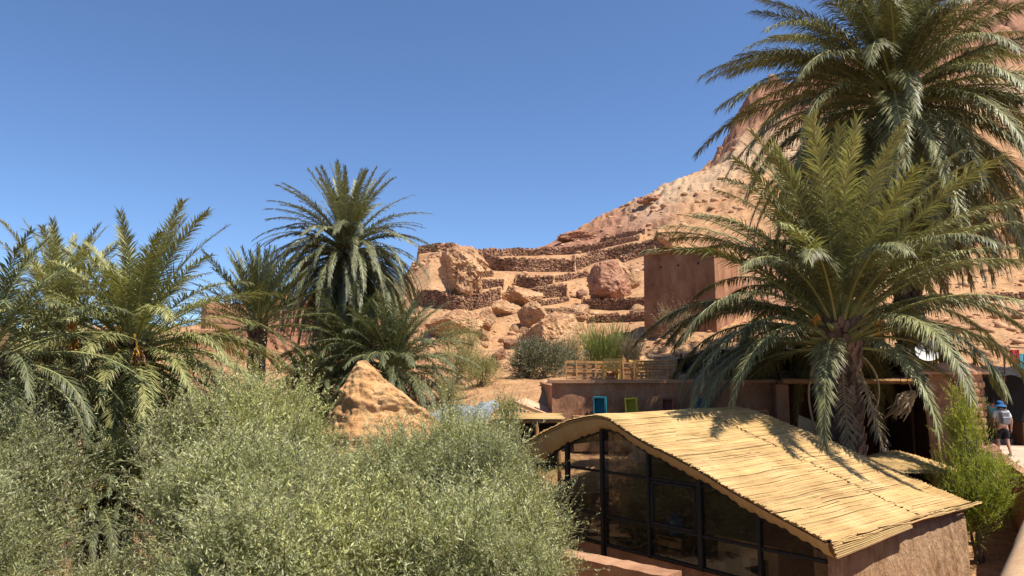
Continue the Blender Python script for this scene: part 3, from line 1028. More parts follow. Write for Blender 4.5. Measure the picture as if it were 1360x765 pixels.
def date_bunch(root, c, direction, L, mat_d, n=70, seed=0):
    rnd = random.Random(seed)
    mb = MB()
    d = Vector(direction).normalized()
    p0 = Vector(c)
    p1 = p0 + d * L * 0.5 + Vector((0, 0, 0.1 * L))
    p2 = p1 + d * L * 0.3 - Vector((0, 0, 0.25 * L))
    mb.tube([p0, p1, p2], [0.03, 0.025, 0.02], n=5, mi=0)
    for k in range(n // 3):
        e = p2 + Vector((rnd.gauss(0, .10), rnd.gauss(0, .10), -rnd.uniform(0.1, .6))) * L
        mb.tube([p2, (p2 + e) / 2 + d * 0.06 * L, e], 0.008, n=3, mi=0, cap=False)
        for j in range(3):
            q = p2.lerp(e, rnd.uniform(.35, 1)) + Vector((rnd.gauss(0, .02), rnd.gauss(0, .02), 0))
            s = 0.028 * rnd.uniform(.8, 1.3)
            mb.add([q + Vector(o) * s for o in ((1, 0, 0), (-1, 0, 0), (0, 1, 0), (0, -1, 0), (0, 0, 1.5), (0, 0, -1.5))],
                   [(0, 2, 4), (2, 1, 4), (1, 3, 4), (3, 0, 4), (2, 0, 5), (1, 2, 5), (3, 1, 5), (0, 3, 5)], mi=1)
    return mb.build("date_bunch", [M["date_stalk"], mat_d], root, recalc=False)


def palm(label, base, top, L, n, style, e0=86, e1=-30, trunk_r=0.35, dry=0, dry_e=(-45, -75), epow=1.0, boots="joined", seed=1, crown_h=1.0,
         lean=0.0, group="date palms", name="date_palm", front_thin=0.0, boot_s=.55, az0=0.0, lvar=0.1, skirt_at=0.6):
    rnd = random.Random(seed)
    base, top = Vector(base), Vector(top)
    root = empty(name, base)
    tag(root, label, "palm tree", group)
    H = (top - base).length
    # trunk
    if H > 0.3:
        mb = MB()
        nseg = max(4, int(H / 0.5))
        pts = [base.lerp(top, i / nseg) + Vector((lean * math.sin(math.pi * i / nseg), 0, 0)) - Vector((0, 0, 0.3 if i == 0 else 0)) for i in range(nseg + 1)]
        rr = [trunk_r * (1.18 - 0.25 * min(1, i / nseg * 3) + (0.25 * max(0, i / nseg - .75) * 4)) * 0.85 for i in range(nseg + 1)]
        mb.tube(pts, rr, n=12)
        # staggered leaf bases
        steps = int(H / (trunk_r * 0.76 * boot_s))
        bm_ = boot_mesh()
        places = []
        for k in range(steps):
            t = (k + .5) / steps
            per = 9 if boot_s > .5 else 11
            for j in range(per):
                az = 2 * math.pi * (j + (k % 2) * 0.5) / per + rnd.uniform(-.1, .1) + k * 0.05
                i = min(int(t * nseg), nseg - 1)
                c = pts[i].lerp(pts[i + 1], t * nseg - i)
                r = rr[i] * 0.9
                places.append((c + Vector((math.cos(az) * r, math.sin(az) * r, rnd.uniform(-.04, .04))), az, trunk_r * boot_s * rnd.uniform(.85, 1.2)))
        if boots == "joined":
            for c, az, s in places:
                R = Matrix.Rotation(az, 3, "Z")
                mb.add([c + R @ Vector(q) * s for q in bm_.v], bm_.f, 0)
            mb.build("trunk", M["bark"], root, recalc=False)
        else:
            tr = mb.build("trunk", M["bark"], root)
            me = np_mesh("leaf_base", np.array(bm_.v), bm_.f, [M["boot"]])
            for c, az, s in places:
                if math.sin(az) > 0.55:      # the far side of the trunk is never seen
                    continue
                link_mesh("leaf_base", me, tr, c - base, az, (s * rnd.uniform(.8, 1.25), s, s * rnd.uniform(.9, 1.4)))
    # bud fibres and cut stubs at the crown's heart
    hb = MB()
    for k in range(26):
        az = k * 2.39996
        e = rad(80 - 80 * k / 26)
        d = Vector((math.cos(az) * math.cos(e), math.sin(az) * math.cos(e), math.sin(e)))
        s0 = top + Vector((0, 0, -crown_h * 0.45 * k / 26))
        hb.tube([s0, s0 + d * trunk_r * 0.8, s0 + d * trunk_r * 1.7], [trunk_r * 0.26, trunk_r * 0.2, trunk_r * 0.09], n=5, mi=0)
    hb.build("leaf_stubs", M["rachis_dry"] if style not in ("arch", "arch_light") else M["rachis"], root)
    for i in range(n):
        u = (i + 0.5) / n
        el = e0 + (e1 - e0) * u ** epow + rnd.gauss(0, 4)
        az = az0 + i * 2.39996 + rnd.uniform(-.18, .18)
        if front_thin and el < 38 and math.sin(az) < -0.35 and rnd.random() < front_thin:
            continue
        if front_thin and el < 22 and -1.05 < math.atan2(math.sin(az), math.cos(az)) < -0.30:
            continue
        st = style
        if style == "arch" and el > 45 and rnd.random() < 0.25:
            st = "arch_light"
        me = frond_of(st, max(-78, min(88, el)), i % 2)
        s = L * (0.78 + 0.27 * math.sin(math.pi * min(1, 0.18 + u * 0.75))) * rnd.uniform(1 - lvar, 1 + lvar)
        o = Vector((math.cos(az), math.sin(az), 0)) * trunk_r * 0.45 * (0.3 + u) + Vector((0, 0, -crown_h * u * 0.6))
        link_mesh("frond", me, root, top - base + o, az, s)
    for i in range(dry):
        az = rnd.uniform(0, 2 * math.pi)
        el = rnd.uniform(*dry_e)
        me = frond_of("dry", el, i % 2)
        o = Vector((math.cos(az), math.sin(az), 0)) * trunk_r * 0.8 + Vector((0, 0, -crown_h * rnd.uniform(skirt_at, skirt_at + .6)))
        link_mesh("dry_frond", me, root, top - base + o, az, L * rnd.uniform(0.55, 0.8))
    return root


def ground_at(x, y):
    return step_z(x, y)


CAFE_Z = 1.43
pA = P(1113, 424, 22.7)
palmA = palm("nearest right-hand palm with a stout scaly trunk rising behind the reed-roofed café", (pA.x, pA.y, 1.4), pA, 6.2, 128, "arch", e0=88, e1=3, trunk_r=0.60,
             boot_s=.42, boots="parts", seed=4, crown_h=1.5, dry=3, dry_e=(-62, -78), epow=0.8, front_thin=.54)
date_bunch(palmA, pA + Vector((0.35, -0.55, -0.15)), (0.5, -.8, .3), 0.8, M["date"], 60, 1)
date_bunch(palmA, pA + Vector((-0.7, -0.4, -0.05)), (-.6, -.7, .3), 0.6, M["date"], 40, 2)

for (a_, m1, m2, e_) in [((1092, 470), (1066, 500), (1070, 545), (1092, 592)), ((1100, 468), (1078, 488), (1082, 530), (1098, 560)), ((1140, 470), (1172, 492), (1176, 530), (1152, 566))]:
    q_ = [P(a_[0], a_[1], 22.2), P(m1[0], m1[1], 21.8), P(m2[0], m2[1], 21.7), P(e_[0], e_[1], 21.9)]
    mb_ = MB()
    cs = []
    for k_ in range(15):
        u_ = k_ / 14
        cs.append(q_[0] * (1 - u_) ** 3 + q_[1] * 3 * u_ * (1 - u_) ** 2 + q_[2] * 3 * u_ ** 2 * (1 - u_) + q_[3] * u_ ** 3)
    mb_.tube(cs, [.045 - .025 * k_ / 14 for k_ in range(15)], n=6)
    mb_.build("dry_stalk", M["rachis_dry"], palmA, smooth=True)
pB = P(1187, 118, 30.4)
palmB = palm("tallest palm at the upper right, its crown cut by the top of the picture", (pB.x + .1, pB.y, ground_at(pB.x, pB.y)), pB, 7.7, 210, "full", e0=87, e1=-68, trunk_r=0.5,
             seed=9, crown_h=2.7, dry=44, dry_e=(-50, -78), epow=0.82)

pC = P(461, 326, 36)
palm("round-headed palm standing alone against the sky above the earth mound", (pC.x + .5, 36.3, ground_at(pC.x, 36)), pC, 4.35, 300, "ball", e0=88, e1=-62, trunk_r=0.42,
     seed=14, crown_h=2.2, dry=90, dry_e=(-52, -80), epow=0.72, skirt_at=0.8)

for (px, py, Y, L, n, lab, sd) in [
    (425, 514, 31, 2.5, 95, "bushy low palm with dark fronds left of the earth mound's peak", 21),
    (522, 490, 32, 3.7, 105, "bushy low palm with arching fronds behind the right flank of the earth mound", 22),
    (468, 478, 33.5, 3.7, 84, "bushy low palm directly beneath the round-headed palm", 23),
    (396, 500, 34, 1.8, 60, "small dark palm clump left of the other low palms, under the kasbah front", 25),
]:
    t = P(px, py, Y)
    palm(lab, (t.x, t.y, ground_at(t.x, t.y)), t, L, n, "low", e0=86, e1=-25, trunk_r=0.24, seed=sd, crown_h=0.6, dry=5, dry_e=(-30, -60), group="low bushy palms")

pE = P(178, 452, 17.5)
palmE = palm("left-hand palm with yellow-green fronds and two orange date bunches", (pE.x - .4, pE.y, 0), pE, 3.45, 112, "arch_light", e0=84, e1=-52, trunk_r=0.42,
             seed=31, crown_h=1.2, dry=12, dry_e=(-58, -78), epow=0.85)
date_bunch(palmE, pE + Vector((0.10, -.75, 0.12)), (0.25, -.95, .1), 0.8, M["date_dark"], 80, 3)
date_bunch(palmE, pE + Vector((0.3, -.75, -0.02)), (0.6, -.8, .0), 0.85, M["date_dark"], 70, 4)
date_bunch(palmE, pE + Vector((-0.75, -.45, 0.35)), (-.6, -.6, .4), 0.6, M["date"], 40, 5)
date_bunch(palmE, pE + Vector((-0.2, -.9, 0.0)), (-.5, -.8, .1), 0.8, M["date"], 50, 6)

pF = P(-18, 470, 14)
palm("dark bluish palm cut by the left edge of the picture", (pF.x - .2, pF.y, 0), pF, 2.8, 84, "low", e0=84, e1=-40, trunk_r=0.36, seed=37, crown_h=0.8, dry=8, dry_e=(-55, -75))
pF2 = P(78, 432, 23)
palm("palm crown half hidden between the left-edge palm and the palm with date bunches", (pF2.x, pF2.y, 0), pF2, 3.5, 90, "arch_light", e0=84, e1=-40, trunk_r=0.36, seed=41, crown_h=0.9, dry=4)
pG = P(343, 425, 30)
palm("spiky dark palm with stiff upright fronds in front of the kasbah wall", (pG.x, pG.y, ground_at(pG.x, pG.y)), pG, 3.1, 84, "stiff", e0=88, e1=-5, trunk_r=0.34, seed=43, crown_h=0.7, dry=6, dry_e=(-55, -78))
pH = P(122, 662, 14.6)
palm("young palm sprouting in the shade beneath the palm with date bunches", (pH.x, pH.y, 0), pH, 1.75, 60, "low", e0=80, e1=-20, trunk_r=0.22, seed=47, crown_h=0.4, group="low bushy palms")
pH2 = P(165, 640, 15.4)
palm("small palm clump close behind the young shaded palm at the left", (pH2.x, pH2.y, 0), pH2, 1.7, 50, "low", e0=80, e1=-20, trunk_r=0.2, seed=49, crown_h=0.4, group="low bushy palms")

# ------------------------------------------------------------------ shrubs made of leafy shoots
def shoots_mesh(name, starts, dirs, lens, per, leaf_l, leaf_w, mat, rng, spread=0.9, curve=0.25, stem_mat=None, stem_r=0.006, up=0.35, taper=0.5):
    n = len(starts)
    starts, dirs, lens = np.asarray(starts, float), np.asarray(dirs, float), np.asarray(lens, float)
    dirs /= np.linalg.norm(dirs, axis=1, keepdims=True)
    t = np.tile((np.arange(per) + .5) / per, n) + rng.uniform(-.4 / per, .4 / per, n * per)
    si = np.repeat(np.arange(n), per)
    D, L0 = dirs[si], lens[si]
    bendv = rng.normal(0, 1, (n, 3)) * curve
    bendv[:, 2] -= curve * 0.3
    base = starts[si] + D * (L0 * t)[:, None] + bendv[si] * (L0 * t * t)[:, None]
    r = rng.normal(0, 1, (n * per, 3))
    r -= D * (r * D).sum(1, keepdims=True)
    r /= np.linalg.norm(r, axis=1, keepdims=True) + 1e-9
    ld = D * (1 - spread * 0.5) + r * spread
    ld[:, 2] += up
    ld /= np.linalg.norm(ld, axis=1, keepdims=True)
    ll = leaf_l * rng.uniform(.6, 1.25, n * per) * (1 - taper * t)
    w = np.cross(ld, rng.normal(0, 1, (n * per, 3)))
    w /= np.linalg.norm(w, axis=1, keepdims=True) + 1e-9
    lw = (leaf_w * rng.uniform(.7, 1.2, n * per))[:, None]
    tip = base + ld * ll[:, None]
    mid = base + ld * (ll * .45)[:, None]
    V = np.stack([base, mid + w * lw * .5, tip, mid - w * lw * .5], 1).reshape(-1, 3)
    F = np.arange(n * per * 4).reshape(-1, 4)
    mi = np.zeros(len(F), int)
    if stem_mat is not None:
        e = starts + dirs * lens[:, None] + bendv * lens[:, None]
        s = np.cross(dirs, rng.normal(0, 1, (n, 3)))
        s /= np.linalg.norm(s, axis=1, keepdims=True) + 1e-9
        m_ = starts + dirs * (lens * .5)[:, None] + bendv * (lens * .25)[:, None]
        SV = np.stack([starts - s * stem_r, starts + s * stem_r, m_ + s * stem_r * .7, m_ - s * stem_r * .7, e + s * stem_r * .25, e - s * stem_r * .25], 1).reshape(-1, 3)
        b = len(V) + 6 * np.arange(n)[:, None]
        SF = np.concatenate([b + np.array([[0, 1, 2, 3]]), b + np.array([[3, 2, 4, 5]])])
        V = np.concatenate([V, SV])
        F = np.concatenate([F, SF])
        mi = np.concatenate([mi, np.ones(len(SF), int)])
        return np_mesh(name, V, F, [mat, stem_mat], mi)
    return np_mesh(name, V, F, [mat], mi)


def crown_shoots(rng, R, H, n, clumps=26, upb=0.7, ln=(.35, .7), shell=0.55):
    """shoot starts and directions through a lumpy crown of radius R and height H (base at z=0)."""
    cc = []
    while len(cc) < clumps:
        p = rng.uniform(-1, 1, 3)
        if shell < np.linalg.norm(p) < 1:
            cc.append(p * np.array([R, R, H * .5]) * .82 + np.array([0, 0, H * .5]))
    cc = np.array(cc)
    ci = rng.integers(0, clumps, n)
    cr = rng.uniform(.22, .42, clumps) * R
    off = rng.normal(0, .55, (n, 3)) * cr[ci][:, None]
    st = cc[ci] + off
    ax = st - np.array([0, 0, H * .25])
    ax /= np.linalg.norm(ax, axis=1, keepdims=True) + 1e-9
    d = ax * (1 - upb) + off / (cr[ci][:, None]) * .5 + rng.normal(0, .25, (n, 3)) + np.array([0, 0, upb])
    return st, d, rng.uniform(*ln, n)


WILLOW = []
for k in range(4):
    rng = np.random.default_rng(100 + k)
    st, d, ln = crown_shoots(rng, 1.0, 2.6, 2500, clumps=44, upb=.72, ln=(.22, .6), shell=.55)
    tall = rng.uniform(0, 1, len(ln)) < .10
    ln[tall] *= 1.9
    d[tall, 2] += .8
    WILLOW.append(shoots_mesh("foliage", st, d, ln, 24, .088, .0150, M["willow_yellow"] if k == 3 else M["willow"], rng, spread=.82, curve=.26, stem_mat=M["stem"], stem_r=.004, up=.08))


def stems_mb(base, top, R, n, rnd, r0=0.05):
    mb = MB()
    for k in range(n):
        a = rnd.uniform(0, 2 * math.pi)
        e = top + Vector((math.cos(a) * R * rnd.uniform(.2, .8), math.sin(a) * R * rnd.uniform(.2, .8), rnd.uniform(-.2, .9)))
        m_ = base.lerp(e, .5) + Vector((rnd.gauss(0, .12), rnd.gauss(0, .12), 0))
        mb.tube([base + Vector((rnd.gauss(0, .1), rnd.gauss(0, .1), -.1)), m_, e], [r0, r0 * .7, r0 * .25], n=6)
    return mb


def willow(px, py, Y, R, label, var, H=None, group="silvery willow-like shrubs in the foreground", cat="shrub", seed=0):
    """top of the crown at pixel (px, py) and distance Y."""
    rnd = random.Random(seed * 31 + 5)
    t = P(px, py, Y)
    H = H or R * 2.4
    zb = t.z - H
    g = 0.0
    root = empty("willow_shrub", (t.x, t.y, g))
    tag(root, label, cat, group)
    stems_mb(Vector((t.x, t.y, g)), Vector((t.x, t.y, zb + H * .35)), R * .8, 9, rnd, .055).build("stems", M["stem"], root)
    link_mesh("foliage", WILLOW[var], root, (0, 0, zb - g), rnd.uniform(0, 6.28), (R, R, H / 2.6))
    return root


for i, (px, py, Y, R, var, lab) in enumerate([
    (-10, 552, 12.5, 1.35, 0, "silvery shrub at the left edge beneath the dark bluish palm"),
    (0, 525, 15.0, 1.15, 1, "silvery shrub left of the shaded palm trunk, just under the half-hidden palm"),
    (-80, 640, 9.0, 1.15, 2, "silvery shrub filling the bottom left corner"),
    (150, 790, 8.2, .9, 3, "yellowish shrub along the bottom edge below the young shaded palm"),
    (318, 605, 12.4, 1.05, 1, "silvery shrub to the right of the shaded palm trunk"),
    (345, 700, 9.0, 1.1, 0, "silvery shrub at the bottom edge right of the young shaded palm"),
    (290, 508, 15.5, 1.5, 2, "tall silvery shrub below the right-hand fronds of the palm with date bunches"),
    (362, 508, 15.0, 1.2, 3, "tall silvery shrub left of the earth mound, its top near the spiky palm's foot"),
    (330, 588, 11.5, 1.35, 0, "silvery shrub in the middle of the thicket below the spiky palm"),
    (360, 670, 9.0, 1.2, 1, "silvery shrub at the bottom edge directly below the earth mound's left foot"),
    (412, 606, 12.5, 1.0, 2, "silvery shrub covering the left foot of the earth mound"),
    (490, 600, 12.5, 1.0, 0, "silvery shrub right in front of the middle of the earth mound"),
    (470, 652, 9.5, 1.2, 3, "yellowish shrub at the bottom edge under the middle of the mound"),
    (556, 578, 13.0, 1.1, 1, "silvery shrub covering the right foot of the earth mound"),
    (590, 655, 9.5, 1.15, 2, "silvery shrub at the bottom edge below the grey sheeted roof"),
    (612, 560, 13.5, 1.15, 0, "silvery shrub in front of the grey sheeted roof"),
    (650, 586, 12.5, .95, 1, "silvery shrub in front of the reed-covered shelter"),
    (668, 634, 10.8, .9, 3, "yellowish shrub at the thicket's right end touching the glass front"),
    (652, 712, 9.0, .8, 0, "silvery shrub at the bottom edge beside the glass front"),
    (178, 742, 10.5, .8, 0, "small silvery shrub at the bottom edge right under the young shaded palm"),
    (628, 612, 16.5, 1.2, 2, "silvery shrub close against the café's left gable end, behind the yellowish one"),
    (600, 620, 17.5, 1.3, 1, "silvery shrub deep in the thicket under the grey sheeted roof"),
    (520, 640, 17.0, 1.3, 0, "silvery shrub deep in the thicket at the foot of the mound"),
    (430, 640, 17.0, 1.3, 2, "silvery shrub deep in the thicket left of the mound's foot"),
]):
    willow(px, py, Y, R, lab, var, seed=i)


def shrub(name, base, R, H, label, mat, n, per, ll, lw, seed, group=None, upb=.6, ln=(.2, .45), clumps=18, spread=.8, cat="shrub", stems=7, shell=.45, up=.3, curve=.2):
    rng = np.random.default_rng(seed)
    rnd = random.Random(seed)
    base = Vector(base)
    root = empty(name, base)
    tag(root, label, cat, group)
    stems_mb(base, base + Vector((0, 0, H * .55)), R * .7, stems, rnd, .012 + .012 * H).build("stems", M["stem"], root)
    st, d, l_ = crown_shoots(rng, R, H, n, clumps, upb, (ln[0] * R, ln[1] * R), shell)
    me = shoots_mesh("foliage", st, d, l_, per, ll, lw, mat, rng, spread=spread, curve=curve, stem_mat=M["stem"], stem_r=.004, up=up)
    link_mesh("foliage", me, root)
    return root


def at_px(px, py, y0=26.5):
    Y = hit(px, py, y0) or 40
    X = (px - 680) / 993.1 * Y
    return Vector((X, Y, step_z(X, Y)))


b1 = at_px(722, 500)
k = b1.y / 1000
shrub("grey_bush", b1, 42 * k, 33 * k, "round grey-green bush at the foot of the biggest boulder", M["sage"], 1500, 14, .16, .035, 201, upb=.35)
b1 = at_px(612, 508)
k = b1.y / 1000
shrub("tamarisk", b1, 34 * k, 72 * k, "tall feathery yellow-green tamarisk right of the low palms", M["tamarisk"], 900, 14, .13, .02, 202, upb=.85, ln=(.35, .8))
b1 = at_px(640, 514)
shrub("tamarisk", b1, 24 * k, 34 * k, "short feathery tamarisk beside the sandy gully", M["tamarisk"], 500, 14, .12, .02, 203, upb=.85, ln=(.35, .8))
for (px, py, Y, w, h, lab, sd) in [(590, 575, 21, 30, 78, "wispy light tamarisk between the earth mound and the grey sheeted roof", 204),
                                   (640, 572, 20, 28, 62, "wispy light tamarisk standing in front of the grey sheeted roof", 205),
                                   (676, 560, 22, 20, 38, "small wispy tamarisk left of the blue-shaded gable", 206)]:
    k = Y / 1000
    p = P(px, py, Y)
    shrub("tamarisk", (p.x, p.y, ground_at(p.x, p.y)), w * k, p.z + h * k - ground_at(p.x, p.y), lab, M["tamarisk"], 760, 16, .10, .014, sd, upb=.9, ln=(.5, 1.3), group="wispy tamarisks", clumps=14)


def grass_clump(name, base, R, H, label, mat, n, seed, cat, width=.02):
    rng = np.random.default_rng(seed)
    base = Vector(base)
    a, r = rng.uniform(0, 2 * np.pi, n), R * .75 * np.sqrt(rng.uniform(0, 1, n))
    st = np.stack([np.cos(a) * r, np.sin(a) * r, np.zeros(n)], 1)
    d = np.stack([np.cos(a) * .22, np.sin(a) * .22, np.ones(n)], 1) + rng.normal(0, .12, (n, 3))
    l_ = H * rng.uniform(.5, 1.05, n)
    me = shoots_mesh(name, st, d, l_, 7, H * .42, width, mat, rng, spread=.35, curve=.18, stem_mat=mat, stem_r=width * .35, up=.25, taper=.2)
    o = link_mesh(name, me, None, base)
    tag(o, label, cat)
    return o


b1 = at_px(801, 486)
k = b1.y / 1000
grass_clump("reed_clump", b1, 32 * k, 50 * k, "clump of bright green reeds above the wooden terrace fence", M["reedgrass"], 300, 301, "reeds", .026)
b1 = at_px(757, 480)
grass_clump("straw_tuft", b1, 12 * k, 36 * k, "dry straw tuft between the grey bush and the green reeds", M["straw"], 130, 302, "dry grass", .02)
b1 = at_px(838, 482)
grass_clump("straw_tuft", b1, 11 * k, 34 * k, "dry straw tuft right of the green reeds beside the tower", M["straw"], 130, 303, "dry grass", .02)

# bright green young tree in front of the path wall
g = P(1288, 600, 18.6)
gt = empty("young_tree", (g.x, g.y, 1.3))
tag(gt, "bright green bushy young tree between the café side wall and the path wall", "tree")
stems_mb(Vector((g.x, g.y, 1.3)), Vector((g.x, g.y, 4.0)), .5, 6, random.Random(5), .045).build("trunk", M["stem"], gt)
rng = np.random.default_rng(77)
parts_s, parts_d, parts_l = [], [], []
for (dx, dz, R, H, n) in [(0, 1.2, .86, 1.9, 1000), (-.14, 2.5, .56, 1.4, 480), (-.12, 3.35, .30, 1.1, 190), (.36, 1.2, .6, 1.5, 420), (-.42, 1.2, .55, 1.7, 360), (.05, .7, .66, 1.3, 400)]:
    st, d, l_ = crown_shoots(rng, R, H, n, 22, .75, (.18, .42), .2)
    parts_s.append(st + np.array([dx, 0, dz]))
    parts_d.append(d)
    parts_l.append(l_)
link_mesh("crown", shoots_mesh("crown", np.concatenate(parts_s), np.concatenate(parts_d), np.concatenate(parts_l), 16, .075, .017, M["lime"], rng, spread=.6, curve=.12, stem_mat=M["stem"], stem_r=.003, up=.35), gt)

# ------------------------------------------------------------------ ruined rammed-earth mound
def mound():
    Y0 = 20.5
    prof = [(398, 625), (411, 600), (424, 578), (437, 556), (449, 533), (459, 511), (469, 491), (477, 479), (486, 478), (498, 489), (508, 503), (522, 513), (540, 525), (556, 538), (574, 554), (594, 580)]
    pts = [P(x, y, Y0) for x, y in prof]
    nb, ns = 190, 240
    xs = np.linspace(pts[0].x, pts[-1].x, nb)
    top = np.interp(xs, [p_.x for p_ in pts], [p_.z for p_ in pts])
    tmax = top.max()
    V = []
    for i, x in enumerate(xs):
        zt = top[i] + .07 * mnoise.noise(Vector((x * 1.7, 3, 0)))
        for j in range(ns):
            q = j / (ns - 1) * 2 - 1
            w = abs(q)
            dep = w ** 1.9 * (zt - .1)
            hw = .16 + .10 * (tmax - zt) + .50 * dep ** .95 if w > .02 else 0
            dy = math.copysign(min(hw, 20 * w), q)
            z = zt - dep
            c = Vector((x, Y0 + dy, z))
            nrm = Vector((.15 if x > pts[8].x else -.15, math.copysign(.85, q), .5))
            n = mnoise.fractal(Vector((c.x * .8, c.y * .8, c.z * 1.7)), .8, 2, 6)
            lump = mnoise.noise(Vector((x * 2.2, dy * 2.2, z * 3.0)))
            vd = mnoise.voronoi(Vector((x * 1.5, dy * 1.5, z * 2.3)))[0]
            crack = max(0, .10 - (vd[1] - vd[0])) * .3
            layer = .05 * mnoise.noise(Vector((x * .35, 4 + dy * .3, z * 6)))
            d = (.16 * n + .07 * abs(lump) + .05 * mnoise.noise(Vector((x * 6, dy * 6, z * 8))) - .09 * max(0, mnoise.noise(Vector((x * 3.1, dy * 3, z * 4.4))) - .2) - crack + layer) * min(1, w * 6 + .25)
            V.append(c + nrm * d)
    V = np.array(V)
    ii = np.arange(nb * ns).reshape(nb, ns)
    Fm = np.stack([ii[:-1, :-1], ii[1:, :-1], ii[1:, 1:], ii[:-1, 1:]], -1).reshape(-1, 4)
    o = link_mesh("earth_mound", np_mesh("earth_mound", V, Fm, [M["mound"]]))
    tag(o, "pointed sunlit ruin of a rammed earth wall rising out of the thicket", "ruin")


mound()

# ------------------------------------------------------------------ kasbah far left
def kasbah():
    c = P(372, 480, 62)
    dx, dy = Vector((.95, .31, 0)), Vector((-.31, .95, 0))   # front runs to the right and a little nearer
    zt = zp(396, 62)
    root = empty("kasbah", (c.x, c.y, 1))
    tag(root, "pink earthen kasbah front with a row of narrow windows and a triangle band", "building")
    R = Matrix((dx, dy, Vector((0, 0, 1)))).transposed()
    at = lambda s, t, z: Vector((c.x, c.y, 0)) + dx * s + dy * t + Vector((0, 0, z))
    w = MB()
    w.box(at(2.2, 3, zt / 2 + .3), (7.6, 6, zt - .6), rot=R, bev=.08)
    w.build("wall", M["kasbah"], root)
    p_ = MB()
    for k in range(9):
        p_.box(at(-1.4 + k * .9, .25, zt + .15), (.5, .5, .5 + .3 * (k % 2)), rot=R, bev=.05)
    p_.build("parapet", M["kasbah"], root)
    wz = zp(424, 62)
    for k in range(9):
        s = -.55 + k * .62
        f = MB()
        f.box(at(s, -.03, wz), (.34, .1, .86), rot=R)
        fo = f.build("window", M["kasbah"], root)
        q = MB()
        q.box(at(s, -.085, wz), (.2, .02, .66), rot=R)
        q.tube([at(s, -.095, wz + .33), at(s, -.075, wz + .33)], .10, n=10)
        q.build("opening", M["wood_dark"], fo)
    tri = MB()
    tz = zp(435, 62)
    for k in range(14):
        s = -.9 + k * .42
        tri.add([at(s, -.04, tz - .25), at(s + .36, -.04, tz - .25), at(s + .18, -.04, tz + .2), at(s, .02, tz - .25), at(s + .36, .02, tz - .25), at(s + .18, .02, tz + .2)],
                [(0, 1, 2), (0, 2, 5, 3), (1, 4, 5, 2), (0, 3, 4, 1)])
    tri.build("triangle_band", M["wood_dark"], root)
    sl = MB()
    for k in range(4):
        sl.box(at(-.6 + k * 1.3, -.08, zp(404, 62) + .06 * k), (1.25, .2, .16), rot=R)
    sl.build("ledge", M["adobe_dark"], root)
    # low wall in shade
    c2 = P(300, 470, 58)
    lw = MB()
    lw.box((c2.x, c2.y, zp(438, 58) / 2), (5.2, 1.0, zp(438, 58)), rz=.5, bev=.08)
    lw.box((c2.x - 1.2, c2.y + 2.5, zp(405, 61) / 2), (3.2, 3.0, zp(405, 61)), rz=.5, bev=.08)
    o = lw.build("earth_wall", M["adobe"])
    tag(o, "shaded reddish earth wall left of the spiky palm below the kasbah", "wall")


kasbah()

# ------------------------------------------------------------------ tower on the slope
def wavy_wall(mb, p0, p1, th, z0, z1, n=10, amp=.03):
    """thick wall from p0 to p1 with slightly uneven top."""
    p0, p1 = Vector((p0[0], p0[1], 0)), Vector((p1[0], p1[1], 0))
    d = (p1 - p0).normalized()
    nn = Vector((d.y, -d.x, 0))
    vs, fs = [], []
    for i in range(n + 1):
        p_ = p0.lerp(p1, i / n)
        zt = z1 + random.uniform(-amp, amp)
        for q in (p_ + nn * 0 + Vector((0, 0, z0)), p_ + Vector((0, 0, zt)), p_ - nn * th * .5 + Vector((0, 0, zt + amp)), p_ - nn * th + Vector((0, 0, zt)), p_ - nn * th + Vector((0, 0, z0))):
            vs.append(q)
    for i in range(n):
        for k in range(4):
            fs.append((i * 5 + k, i * 5 + k + 1, i * 5 + 6 + k, i * 5 + 5 + k))
    fs.append((0, 1, 2, 3, 4))
    fs.append(tuple(reversed([n * 5 + k for k in range(5)])))
    return mb.add(vs, fs)


def tower():
    Yc = 42
    k = P(948, 330, Yc)
    l = P(855, 337, 44.3)
    d1 = (Vector((l.x, l.y, 0)) - Vector((k.x, k.y, 0)))
    n2 = Vector((-d1.y, d1.x, 0)).normalized() * -1
    if n2.y < 0:
        n2 = -n2
    zb, zt = 6.5, k.z
    root = empty("earth_tower", (k.x, k.y, zb))
    tag(root, "square windowless red earth tower standing on the slope, left face in shade", "building")
    a, b = Vector((k.x, k.y, 0)), Vector((l.x, l.y, 0))
    c_, d_ = b + n2 * 4.5, a + n2 * 4.5
    mb = MB()
    vs = []
    for z, s in ((zb, 1.03), (zt, 1.0)):
        ctr = (a + b + c_ + d_) / 4
        vs += [ctr + (q - ctr) * s + Vector((0, 0, z)) for q in (a, b, c_, d_)]
    mb.add(vs, [(0, 1, 5, 4), (1, 2, 6, 5), (2, 3, 7, 6), (3, 0, 4, 7), (4, 5, 6, 7)])
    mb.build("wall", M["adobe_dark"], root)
    cap = MB()
    for p0, p1 in ((a, b), (b, c_), (c_, d_), (d_, a)):
        cap.bar(p0 + Vector((0, 0, zt + .04)), p1 + Vector((0, 0, zt + .04)), .34, .14)
    cap.build("coping", M["adobe"], root)
    h = MB()
    for t in (.22, .5, .75):
        p_ = a.lerp(b, t) + Vector((0, 0, zt - .75 - .1 * t))
        h.box(p_ - n2 * 0.0, (.1, .1, .09), rz=math.atan2(d1.y, d1.x))
    h.build("putlog_hole", M["dark_cloth"], root)
    # sunlit wall to the right
    q0, q1 = P(952, 360, 46), P(1172, 372, 50)
    mb = MB()
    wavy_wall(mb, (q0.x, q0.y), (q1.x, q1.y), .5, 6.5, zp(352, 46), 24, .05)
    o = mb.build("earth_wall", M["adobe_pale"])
    tag(o, "sunlit peach earth wall right of the tower behind the nearest palm", "wall")


